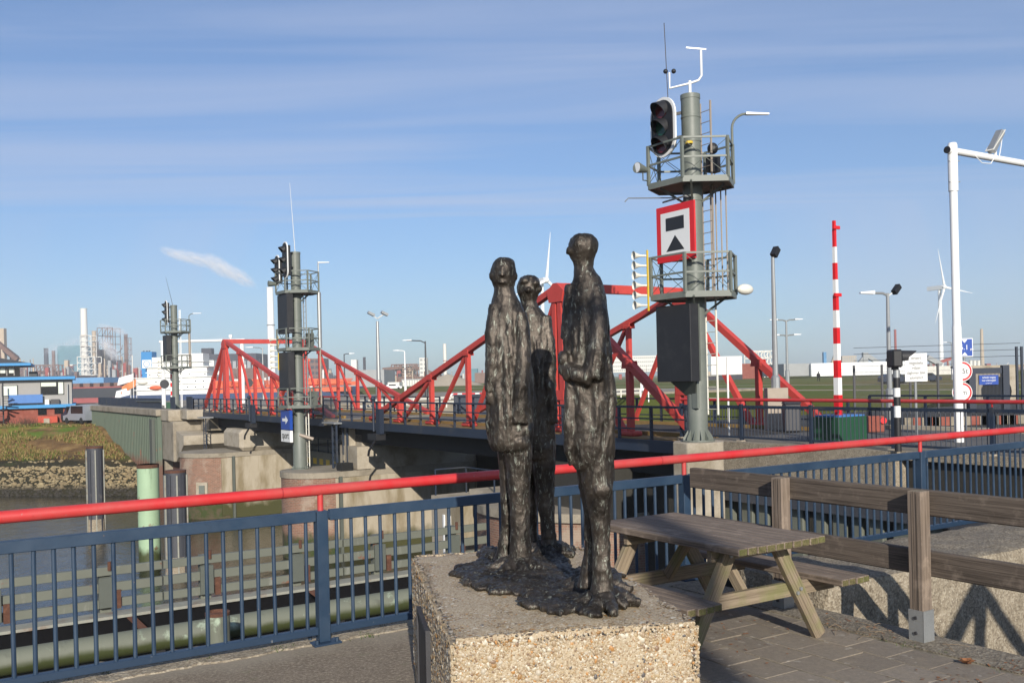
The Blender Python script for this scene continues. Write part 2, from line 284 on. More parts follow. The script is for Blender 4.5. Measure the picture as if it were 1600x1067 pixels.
def extras():
    # handrail and railing paint: fading, scuffs, chips down to primer
    for name, base, fade, chip, rough in (('red_rail', (.50, .022, .025), (.42, .075, .065), (.30, .20, .17), .42), ('blue_paint', (.015, .034, .066), (.028, .054, .092), (.16, .12, .09), .42)):
        m, nt, b = nodes(name); v = coord(nt)
        c = mix(nt, ramp(nt, noise_n(nt, v, 2.4, 7, .7), [(.38, 0.), (.66, .85)]), base, fade)
        c = mix(nt, ramp(nt, noise_n(nt, v, 11, 8, .75), [(.60, 0.), (.72, .6)]), c, mul(base, .55))
        c = mix(nt, ramp(nt, noise_n(nt, v, 34, 4, .6), [(.715, 0.), (.73, .9)]), c, chip)
        nt.links.new(c, b.inputs['Base Color'])
        nt.links.new(ramp(nt, noise_n(nt, v, 6, 6, .7), [(.3, rough - .1), (.7, rough + .2)]), b.inputs['Roughness'])
        bump(nt, b, noise_n(nt, v, 22, 5, .7), .10, .004); MATS[name] = m
    # rough washed concrete: stones in a dull matrix
    for name, k in (('concrete_rough', 1.), ('concrete_top', .72)):
        m, nt, b = nodes(name); v = coord(nt); vo = N(nt, 'TexVoronoi', Scale=62.); nt.links.new(v, vo.inputs['Vector'])
        sep = N(nt, 'SeparateColor'); nt.links.new(vo.outputs['Color'], sep.inputs[0])
        c = ramp(nt, sep.outputs[0], [(0, mul((.10, .078, .052), k)), (.35, mul((.22, .178, .125), k)), (.7, mul((.32, .27, .195), k)), (1, mul((.46, .41, .32), k))])
        c = mix(nt, .45, c, ramp(nt, noise_n(nt, v, 7, 7, .75), [(.3, mul((.12, .095, .065), k)), (.7, mul((.40, .345, .26), k))]))
        c = mix(nt, ramp(nt, noise_n(nt, v, 1.6, 6, .7), [(.5, 0.), (.7, .55)]), c, mul((.13, .11, .075), k))
        nt.links.new(c, b.inputs['Base Color']); b.inputs['Roughness'].default_value = .92; bump(nt, b, mix(nt, .5, noise_n(nt, v, 40, 5, .8), vo.outputs['Distance']), .9, .012); MATS[name] = m
    m, nt, b = nodes('grass_mix'); g = N(nt, 'NewGeometry')
    c = ramp(nt, g.outputs['Random Per Island'], [(0, (.26, .18, .075)), (.3, (.17, .10, .045)), (.5, (.34, .25, .11)), (.80, (.13, .15, .035)), (.94, (.07, .12, .02))])
    nt.links.new(c, b.inputs['Base Color']); b.inputs['Roughness'].default_value = .9; b.inputs['Specular IOR Level'].default_value = .1; MATS['grass_mix'] = m
extras()
# ------------------------------------------------------------------ mesh helpers
class MB:
    def __init__(s): s.v = []; s.f = []
    def add(s, vs, fs):
        o = len(s.v); s.v += [Vector(v) for v in vs]; s.f += [[i + o for i in f] for f in fs]; return s
    def box(s, x0, x1, y0, y1, z0, z1):
        return s.add([(x0, y0, z0), (x1, y0, z0), (x1, y1, z0), (x0, y1, z0), (x0, y0, z1), (x1, y0, z1), (x1, y1, z1), (x0, y1, z1)],
                     [(3, 2, 1, 0), (4, 5, 6, 7), (0, 1, 5, 4), (1, 2, 6, 5), (2, 3, 7, 6), (3, 0, 4, 7)])
    def beam(s, p, q, w, h, up=(0, 0, 1), w2=None, h2=None):
        p, q = Vector(p), Vector(q); d = (q - p).normalized(); up = Vector(up)
        if abs(d.dot(up)) > .98: up = Vector((1, 0, 0))
        a = d.cross(up).normalized(); b = a.cross(d); w2 = w if w2 is None else w2; h2 = h if h2 is None else h2
        vs = []
        for c, ww, hh in ((p, w, h), (q, w2, h2)):
            vs += [c - a * ww / 2 - b * hh / 2, c + a * ww / 2 - b * hh / 2, c + a * ww / 2 + b * hh / 2, c - a * ww / 2 + b * hh / 2]
        return s.add(vs, [(3, 2, 1, 0), (4, 5, 6, 7), (0, 1, 5, 4), (1, 2, 6, 5), (2, 3, 7, 6), (3, 0, 4, 7)])
    def cyl(s, p, q, r, r2=None, n=12, cap=True):
        return s.tube([p, q], [r, r if r2 is None else r2], n, cap)
    def tube(s, path, r, n=10, cap=True):
        P = [Vector(p) for p in path]; rs = r if isinstance(r, (list, tuple)) else [r] * len(P); vs = []; fs = []
        d0 = (P[1] - P[0]).normalized(); a = d0.orthogonal().normalized()
        for i, p in enumerate(P):
            d = (P[min(i + 1, len(P) - 1)] - P[max(i - 1, 0)]).normalized()
            a = (a - d * a.dot(d)).normalized(); b = d.cross(a)
            vs += [p + (a * math.cos(2 * PI * k / n) + b * math.sin(2 * PI * k / n)) * rs[i] for k in range(n)]
        for i in range(len(P) - 1):
            for k in range(n): fs.append((i * n + k, i * n + (k + 1) % n, (i + 1) * n + (k + 1) % n, (i + 1) * n + k))
        if cap: fs.append(tuple(range(n))[::-1]); fs.append(tuple((len(P) - 1) * n + k for k in range(n)))
        return s.add(vs, fs)
    def prism(s, poly, z0, z1):
        n = len(poly); A = sum(poly[i][0] * poly[(i + 1) % n][1] - poly[(i + 1) % n][0] * poly[i][1] for i in range(n))
        if A < 0: poly = poly[::-1]
        return s.add([(x, y, z0) for x, y in poly] + [(x, y, z1) for x, y in poly],
                     [tuple(range(n))[::-1], tuple(range(n, 2 * n))] + [(i, (i + 1) % n, n + (i + 1) % n, n + i) for i in range(n)])
    def lathe(s, prof, n=16, c=(0, 0)):
        vs = [(c[0] + r * math.cos(2 * PI * k / n), c[1] + r * math.sin(2 * PI * k / n), z) for r, z in prof for k in range(n)]
        fs = [(i * n + k, i * n + (k + 1) % n, (i + 1) * n + (k + 1) % n, (i + 1) * n + k) for i in range(len(prof) - 1) for k in range(n)]
        return s.add(vs, fs + [tuple(range(n))[::-1], tuple((len(prof) - 1) * n + k for k in range(n))])
    def ell(s, c, r, n=12, m=8, rot=None):
        c = Vector(c); vs = []; fs = []
        for j in range(1, m):
            for k in range(n):
                p = Vector((r[0] * math.sin(PI * j / m) * math.cos(2 * PI * k / n), r[1] * math.sin(PI * j / m) * math.sin(2 * PI * k / n), r[2] * math.cos(PI * j / m)))
                vs.append(c + (rot @ p if rot else p))
        t = Vector((0, 0, r[2])); t = rot @ t if rot else t; vs += [c + t, c - t]; a = (m - 1) * n
        for j in range(m - 2):
            for k in range(n): fs.append((j * n + k, (j + 1) * n + k, (j + 1) * n + (k + 1) % n, j * n + (k + 1) % n))
        for k in range(n): fs += [(a, k, (k + 1) % n), (a + 1, (m - 2) * n + (k + 1) % n, (m - 2) * n + k)]
        return s.add(vs, fs)
    def mesh(s, name, m, smooth=False, bevel=0, ang=35):
        me = bpy.data.meshes.new(name); me.from_pydata([tuple(v) for v in s.v], [], s.f)
        if bevel:
            bm = bmesh.new(); bm.from_mesh(me); bmesh.ops.bevel(bm, geom=bm.edges[:], offset=bevel, segments=1, affect='EDGES'); bm.to_mesh(me); bm.free()
        for k in (m if isinstance(m, (list, tuple)) else [m]): me.materials.append(MATS[k])
        if smooth: me.shade_smooth(); me.set_sharp_from_angle(angle=math.radians(ang))
        return me
    def build(s, name, m, parent=None, smooth=False, bevel=0, loc=None, ang=35):
        return link(name, s.mesh(name, m, smooth, bevel, ang), parent, loc)
def link(name, me, parent=None, loc=None, rot=None):
    o = bpy.data.objects.new(name, me); COL.objects.link(o); o.parent = parent
    if loc is not None: o.location = loc
    if rot is not None: o.rotation_euler = rot
    return o
def tag(o, label, cat, group=None):
    o['label'] = label; o['category'] = cat
    if group: o['group'] = group
    return o
def struct(o): o['kind'] = 'structure'; return o
def thing(name, label, cat, loc=(0, 0, 0), rz=EA, group=None):
    o = bpy.data.objects.new(name, None); COL.objects.link(o); o.location = loc; o.rotation_euler = (0, 0, rz); o.empty_display_size = .2
    return tag(o, label, cat, group)
def world_thing(name, label, cat, group=None): return thing(name, label, cat, (0, 0, 0), 0, group)
def copy_tree(o, parent=None):
    c = o.copy(); COL.objects.link(c); c.parent = parent
    for ch in o.children: copy_tree(ch, c)
    return c
def plank(name, p, q, w, h, m, parent, up=(0, 0, 1), bevel=.006, ends=None):
    """a board from p to q whose mesh runs along its own x axis (so that the grain does)"""
    p, q = Vector(p), Vector(q); L = (q - p).length; d = (q - p) / L; up = Vector(up)
    if abs(d.dot(up)) > .98: up = Vector((0, 1, 0))
    y = up.cross(d).normalized(); z = d.cross(y)
    b = MB().box(-L / 2, L / 2, -w / 2, w / 2, -h / 2, h / 2); me = b.mesh(name, [m, ends] if ends else m, bevel=bevel)
    if ends:
        for f in me.polygons:
            if abs(f.normal.x) > .9: f.material_index = 1
    o = link(name, me, parent); o.matrix_local = Matrix.Translation((p + q) / 2) @ Matrix((d, y, z)).transposed().to_4x4()
    return o
def text_mesh(name, txt, size, m, parent, mw, depth=.004, align='CENTER', spacing=1.0, sx=1.0):
    cu = bpy.data.curves.new(name, 'FONT'); cu.body = txt; cu.size = size; cu.align_x = align; cu.align_y = 'CENTER'; cu.extrude = depth; cu.space_line = spacing
    cu.resolution_u = 3
    tmp = bpy.data.objects.new(name, cu); COL.objects.link(tmp); dg = bpy.context.evaluated_depsgraph_get()
    me = bpy.data.meshes.new_from_object(tmp.evaluated_get(dg)); bpy.data.objects.remove(tmp); me.materials.clear(); me.materials.append(MATS[m])
    o = link(name, me, parent); o.matrix_local = mw @ Matrix.Diagonal((sx, 1, 1, 1)); return o
def facing(loc, nx, ny):
    """matrix whose local z looks along the horizontal (nx, ny), local y is up"""
    n = Vector((nx, ny, 0)).normalized(); u = Vector((0, 0, 1)); x = u.cross(n)
    return Matrix.Translation(loc) @ Matrix((x, u, n)).transposed().to_4x4()
def remesh(mb, name, m, voxel, smooth_it=4):
    me = mb.mesh(name, m); o = bpy.data.objects.new(name, me); COL.objects.link(o)
    md = o.modifiers.new('r', 'REMESH'); md.mode = 'VOXEL'; md.voxel_size = voxel
    sm = o.modifiers.new('s', 'SMOOTH'); sm.iterations = smooth_it; sm.factor = .5
    dg = bpy.context.evaluated_depsgraph_get(); out = bpy.data.meshes.new_from_object(o.evaluated_get(dg)); bpy.data.objects.remove(o); bpy.data.meshes.remove(me)
    out.name = name; return out
def displace(me, fn):
    me.update(); ns = [v.normal.copy() for v in me.vertices]
    for v, n in zip(me.vertices, ns): v.co += n * fn(v.co)
    me.update()

# ------------------------------------------------------------------ the setting
def build_setting():
    big = 14000
    struct(MB().add([(-big, -big, -7.2), (big, -big, -7.2), (big, big, -7.2), (-big, big, -7.2)], [(0, 1, 2, 3)]).build('canal_water', 'water'))
    def stobj(name, m, mb, **k): o = mb.build(name, m, **k); o.rotation_euler = (0, 0, EA); return struct(o)
    stobj('quay', 'quay_ground', MB().box(-60, 5.79, -80, 6.60, -10, 0).box(5.79, 13.5, -80, .6, -10, -.001))
    # broken kerb beam along the water, behind the railing
    rk = random.Random(3); vs = []; fs = []; n = 260; x0, x1 = -14., 5.85
    for i in range(n + 1):
        x = x0 + (x1 - x0) * i / n
        a = noise.noise((x * 2.2, 0, 0)) * .05; b = noise.noise((x * 6, 3, 0)) * .03; c = .028 * noise.noise((x * 15, 9, 0))
        vs += [(x, 6.30 + b * 2.2, -.03), (x, 6.33 + b * 2.2 + c * 2, .010 + c * .3), (x, 6.52 + c, .02 + a * .3 + c * .8), (x, 6.73 + b * .6, .015 + a * .5 - c), (x, 6.77, -.6), (x, 6.76, -10)]
    for i in range(n):
        for k in range(5): o = i * 6 + k; fs.append((o, o + 6, o + 7, o + 1))
    stobj('quay_edge', 'concrete_rough', MB().add(vs, fs))
    # paving slabs on the right of the quay
    bed = stobj('pavement', 'joint', MB().box(3.0, 5.46, -.6, 6.2, -.06, .0095))
    stobj('kerb_strip', 'concrete_top', MB().box(5.462, 5.80, -.6, 6.2, -.3, .017))
    T = .302; sl = MB().box(-T / 2 + .008, T / 2 - .008, -T / 2 + .0035, T / 2 - .0035, -.03, .0).mesh('slab', 'slab', bevel=.002)
    rs = random.Random(5)
    for i in range(9):
        for j in range(22):
            s_, t_ = 3.16 + i * T, -.4 + j * T + (T / 2 if i % 2 else 0)
            if t_ > 6.1 or s_ > 5.44: continue
            link('slab', sl, bed, (s_, t_, .0135 + rs.uniform(-.002, .003)), (rs.uniform(-.008, .008), rs.uniform(-.008, .008), rs.uniform(-.01, .01)))
    # right bank, road, field
    stobj('road_bank', 'wet_wall', MB().box(20.9, 62, -400, 30, -10, -.16))
    stobj('road_bank_slab', 'concrete_rough', MB().box(19.75, 21.6, 14.4, 21.9, -1.05, -.13).box(20.0, 21.6, -60, 14.4, -.34, -.13))
    stobj('bank_wall', 'wet_wall', MB().box(20.2, 20.88, -60, 14.38, -10, -.35))
    stobj('road', 'asphalt', MB().box(21.3, 27.2, -200, 20.9, -.5, -.118))
    rw = stobj('kerb', 'concrete_pale', MB().box(27.2, 27.5, -200, 20.9, -.5, .0))
    f_ = [(61, -6000), (61, 139), (143, 335), (3600, 8600), (9000, 3000), (9000, -6000)]
    stobj('field', 'field', MB().prism(f_, -9, -.25))
    stobj('field_path', 'path', MB().box(84, 87, -400, 140, -.6, -.236).box(118, 121, -400, 220, -.6, -.236))
    stobj('field_rise', 'field', MB().add([(150, -400, -.3), (230, -400, 1.7), (330, -400, 1.8), (420, -400, -.3), (150, 130, -.3), (230, 130, .9), (330, 130, 1.2), (420, 130, -.3)],
          [(0, 1, 5, 4), (1, 2, 6, 5), (2, 3, 7, 6), (4, 5, 6, 7)]))
    stobj('works_ground', 'ind_grey', MB().prism([(-3000, 460), (195, 460), (3600, 8600), (-6000, 8600)], -9, -1.))
    # lock islands: round brick noses, concrete behind
    for nm, c, r, lab in (('lock_pier', 48.6, 2.05, 1), ('lock_pier', 68.2, 2.6, 2), ('lock_pier', 29.2, 4.6, 3)):
        sN = 18.6 if lab != 3 else 22.2
        root = thing(nm, {1: 'round-nosed brick lock pier carrying the arrow sign mast', 2: 'round-nosed brick and concrete lock pier left of the yellow-striped gate', 3: 'near brick and concrete lock pier under the right bridge span'}[lab], 'pier', W(sN, c, 0))
        n = 26; vs = []; fs = []; uv = []
        for zi, z in enumerate((-10, -3.05)):
            for k in range(n + 1):
                a = PI / 2 + PI * k / n; vs.append((r * math.cos(a), r * math.sin(a), z))
        for k in range(n): fs.append((k, k + 1, n + 2 + k, n + 1 + k))
        mb = MB().add(vs, fs); o = mb.build('brick_nose', 'pier_brick', root, smooth=True)
        uvl = o.data.uv_layers.new(name='uv')
        for lp in o.data.loops:
            k = lp.vertex_index % (n + 1); uvl.data[lp.index].uv = (PI * r * k / n, o.data.vertices[lp.vertex_index].co.z)
        cap = [(r * 1.03 * math.cos(PI / 2 + PI * k / n), r * 1.03 * math.sin(PI / 2 + PI * k / n)) for k in range(n + 1)]
        MB().prism(cap + [(2.0, -r), (2.0, r)], -3.05, -2.75).build('coping', 'concrete', root)
        MB().box(.003, 42, -r + .02, r - .02, -10, -3.06).build('lock_wall', 'lock_concrete', root)
        MB().box(2.0, 42, -r, r, -3.05, -2.72).build('wall_coping', 'concrete', root)
        MB().beam((.25, -r - .06, -3.0), (.25, -r - .06, -9), .2, .16).build('edge_protection', 'grey_green_dark', root)
        if lab == 1:
            MB().prism([(1.25, -2.0), (1.25, .3), (12, .3), (12, -2.0)], -2.72, -1.55).build('bearing_block', 'concrete_pale', root)
            MB().prism([(1.35, -.75), (1.35, .25), (12, .25), (12, -.75)], -1.55, -.42).build('bearing_wall', 'concrete_pale', root)
            MB().prism([(1.7, -1.6), (1.7, -.75), (12, -.75), (12, -1.6)], -1.55, -.95).build('bearing_step', 'concrete_pale', root)
            MB().box(.35, 1.0, -2.04, -1.4, -2.745, -2.35).build('dark_hatch', 'dark_void', root)
            MB().beam((1.2, -.2, -2.2), (12, -.2, -2.2), .2, .3).build('beam', 'concrete', root)
        elif lab == 2:
            MB().prism([(.8, -2.5), (.8, 1.7), (3.2, 2.3), (14, 2.3), (14, -2.5)], -2.72, -1.25).build('bearing_block', 'concrete_pale', root, bevel=.25)
            MB().box(-.55, .1, -2.63, -2.3, -7, -3.1).build('concrete_panel', 'lock_concrete', root)
            fr = MB().prism([(-2.05, -1.75), (-1.45, -2.3), (-1.35, -2.2), (-1.95, -1.6)], -5.6, -4.7).build('hatch_frame', 'concrete_pale', root)
            MB().prism([(-1.92, -1.95), (-1.62, -2.22), (-1.52, -2.12), (-1.82, -1.85)], -5.45, -4.9).build('hatch', 'grey_green', fr)
        else:
            MB().box(-2.6, 14, -4.4, 1.2, -3.05, -1.25).build('bearing_block', 'wet_wall', root)  # concrete block, coloured dark for the shade under the span
            MB().box(-3.2, -1.4, 1.6, 4.2, -3.3, -2.55).build('upper_block', 'concrete_pale', root)
    # left quay with its sheet piling
    stobj('far_quay', 'concrete', MB().box(17.7, 90, 80.6, 135, -10, -.02).box(19.4, 62, 78.9, 80.6, -10, -.05))
    stobj('far_bank_flat', 'bank_soil', MB().box(-120, 17.0, 112, 150, -10, -2.05))
    # grass bank with riprap
    vs = []; fs = []; ns_, nt_ = 90, 70
    def tw(s): return 85.6 + max(-3, (14.9 - s)) * .95 - max(0, (2 - s)) * .75
    def bz(s, d):
        pts = [(-6, -9), (0, -7.25), (4.5, -5.35), (8, -4.75), (24, -2.1), (60, -2.0)]
        for (a, za), (b, zb) in zip(pts, pts[1:]):
            if d <= b: return za + (zb - za) * max(0, (d - a)) / (b - a)
        return -2.0
    for i in range(ns_ + 1):
        s_ = 17.6 - i * 1.2
        for j in range(nt_ + 1):
            d = -6 + j * .62; z = bz(s_, d)
            if d > 5: z += .28 * noise.fractal((s_ * .25, d * .35, 0), 1., 2., 4)
            vs.append((s_, tw(s_) + d, z))
    for i in range(ns_):
        for j in range(nt_): o = i * (nt_ + 1) + j; fs.append((o, o + 1, o + nt_ + 2, o + nt_ + 1))
    bank = stobj('grass_bank', 'bank_soil', MB().add(vs, fs), smooth=True)
    rb = MB(); rr = random.Random(11)
    for _ in range(11000):
        s_ = rr.uniform(-62, 17.2); d = rr.uniform(-.8, 5.6) if rr.random() < .95 else rr.uniform(5, 8); z = bz(s_, d); k = min(.27, .09 + rr.expovariate(1 / .05))
        q = Matrix.Rotation(rr.uniform(0, 6), 3, 'Z') @ Matrix.Rotation(rr.uniform(-.6, .6), 3, 'X')
        rb.ell((s_, tw(s_) + d, z + k * .15), (k * rr.uniform(.8, 1.3), k * rr.uniform(.7, 1), k * rr.uniform(.45, .8)), 5, 4, q)
    o = rb.build('riprap', 'riprap', bank); o['kind'] = 'stuff'
    gt = MB(); cnt = 0
    while cnt < 22000:
        s_ = rr.uniform(-58, 16.8); d = rr.uniform(8.5, 25); 
        if noise.noise((s_ * .12, d * .2, 5)) < -.42: continue
        cnt += 1; z = bz(s_, d) + .28 * noise.fractal((s_ * .25, d * .35, 0), 1., 2., 4) - .03; hgt = rr.uniform(.12, .42); p = Vector((s_, tw(s_) + d, z))
        for _ in range(3):
            a = rr.uniform(0, 6.3); w = .06; o2 = Vector((math.cos(a), math.sin(a), 0)); tip = p + Vector((rr.uniform(-.2, .2), rr.uniform(-.2, .2), hgt))
            gt.add([p - o2 * w, p + o2 * w, tip], [(0, 1, 2)])
    o = gt.build('dry_grass', 'grass_mix', bank); o['kind'] = 'stuff'
build_setting()
# ------------------------------------------------------------------ the railing on the quay
def quay_railing():
    L, t0, s0 = 3.38, 6.37, 2.43
    r = thing('quay_railing', 'navy blue bar railing with a thick red tubular handrail along the quay edge', 'railing', W(0, t0, 0))
    bar = MB().cyl((0, 0, .105), (0, 0, .845), .0135, n=8).mesh('bar', 'blue_paint', smooth=True)
    post = MB().box(-.04, .04, -.04, .04, .012, .918).mesh('post', 'blue_paint', bevel=.004)
    plate = MB().box(-.10, .10, -.095, .095, .0, .014).mesh('base_plate', 'blue_worn', bevel=.002)
    stub = MB().cyl((0, 0, .915), (0, 0, 1.03), .021, n=12).mesh('stub', 'red_rail', smooth=True)
    bolt = MB().cyl((0, 0, .013), (0, 0, .04), .014, n=6).mesh('bolt', 'blue_paint')
    brk = MB().box(-.014, .014, -.02, .02, -.025, .025).mesh('bracket', 'blue_worn')
    k0, k1 = -3, 4
    for k in range(k0, k1 + 1):
        x = s0 + k * L
        po = link('post', post, r, (x, 0, 0)); pl = link('base_plate', plate, po)
        for a in (-.072, .072): link('bolt', bolt, pl, (a, -.068, 0)); link('bolt', bolt, pl, (a, .068, 0))
        link('stub', stub, r, (x, 0, 0))
        if k == k1: break
        a, b = x + .062, x + L - .042
        if k == -1: pass
        MB().box(a, b, -.025, .025, .845, .92).build('top_bar', 'blue_paint', r, bevel=.004)
        MB().box(a, b, -.025, .025, .062, .112).build('bottom_bar', 'blue_worn', r, bevel=.004)
        for z in (.885, .088): link('bracket', brk, r, (x + .05, 0, z)); link('bracket', brk, r, (b + .006, 0, z))
        n = 29
        for i in range(n): link('bar', bar, r, (x + L * (i + 1) / (n + 1), 0, 0), (R.uniform(-.004, .004), R.uniform(-.004, .004), 0))
    MB().cyl((s0 + k0 * L, 0, 1.06), (s0 + k1 * L, 0, 1.06), .038, n=20).build('handrail', 'red_rail', r, smooth=True)
    for k in range(k0, k1): MB().cyl((s0 + k * L - .28, 0, 1.06), (s0 + k * L - .272, 0, 1.06), .0386, n=20).build('weld_seam', 'red_dark', r, smooth=True)
quay_railing()

# ------------------------------------------------------------------ pedestal and sculpture
PA = math.atan2(.983, -.183) - PI / 2          # the pedestal's long side runs this far off the view axis
PEDO = Vector((-.272, 3.867, 0))               # its front left corner
def PW(x, y, z=0): return Vector((PEDO.x + x * math.cos(PA) - y * math.sin(PA), PEDO.y + x * math.sin(PA) + y * math.cos(PA), z))
PW_, PD_, PH = 1.065, 1.965, .754
def pedestal():
    r = thing('pedestal', 'washed gravel concrete block pedestal under the bronze figures', 'pedestal', PEDO, PA)
    bm = bmesh.new(); bmesh.ops.create_cube(bm, size=1); 
    for v in bm.verts: v.co = Vector(((v.co.x + .5) * PW_, (v.co.y + .5) * PD_, (v.co.z + .5) * PH))
    bmesh.ops.bevel(bm, geom=bm.edges[:], offset=.02, segments=2, affect='EDGES')
    bmesh.ops.subdivide_edges(bm, edges=bm.edges[:], cuts=24, use_grid_fill=True)
    for v in bm.verts:
        c = v.co; e = min(c.x, PW_ - c.x); g = PH - c.z
        k = .006 * noise.fractal(c * 9, 1., 2., 4)
        f_ = min(c.y, PD_ - c.y); near = sorted((e, f_, g))
        if near[1] < .035: k -= .034 * max(0, noise.noise(c * 11) + .22) + .010 * abs(noise.noise(c * 30))
        v.co += v.normal * k
    me = bpy.data.meshes.new('block'); bm.to_mesh(me); bm.free(); me.materials.append(MATS['aggregate']); me.shade_smooth(); me.set_sharp_from_angle(angle=.9)
    link('block', me, r)
    pb = MB(); rp = random.Random(21)
    def peb(c, n, k):
        u = n.orthogonal().normalized(); w = n.cross(u); a = rp.uniform(0, 6.3); u, w = u * math.cos(a) + w * math.sin(a), w * math.cos(a) - u * math.sin(a)
        rx, ry, rz = k * rp.uniform(.8, 1.35), k * rp.uniform(.6, 1), k * rp.uniform(.35, .6) * (.25 if n.z > .5 else 1)
        ring = [c + u * rx * math.cos(PI * i / 3 + .3) * rp.uniform(.85, 1.1) + w * ry * math.sin(PI * i / 3 + .3) * rp.uniform(.85, 1.1) for i in range(6)]
        ring2 = [c + (p - c) * .62 + n * rz * .8 for p in ring]
        pb.add(ring + ring2, [(i, (i + 1) % 6, 6 + (i + 1) % 6, 6 + i) for i in range(6)] + [(6, 7, 8, 9, 10, 11)])
    for _ in range(9500):
        k = min(.0035 + rp.expovariate(1 / .0020), .014)
        peb(Vector((rp.uniform(.01, PW_ - .01), 0, rp.uniform(.2, PH - .008))), Vector((0, -1, 0)), k)
    for _ in range(9000):
        k = min(.004 + rp.expovariate(1 / .0022), .012) * (.999)
        peb(Vector((rp.uniform(.01, PW_ - .01), rp.uniform(.01, PD_ - .01), PH)), Vector((0, 0, 1)), k)
    for _ in range(5200):
        k = min(.005 + rp.expovariate(1 / .0024), .014)
        peb(Vector((0, rp.uniform(.01, PD_ - .01), rp.uniform(.1, PH - .01))), Vector((-1, 0, 0)), k)
    o = pb.build('pebbles', 'pebble', r); o['kind'] = 'stuff'; o.data.shade_smooth()
    p = MB().box(-.018, -.001, .86, 1.36, .14, .565).build('plaque', 'black_paint', r, bevel=.003)
    for a in ((-.026, -.002, .845, .862, .13, .58), (-.026, -.002, 1.358, 1.375, .13, .58), (-.026, -.002, .862, 1.358, .563, .58)):
        MB().box(*a).build('plaque_frame', 'steel_dark', p)
pedestal()

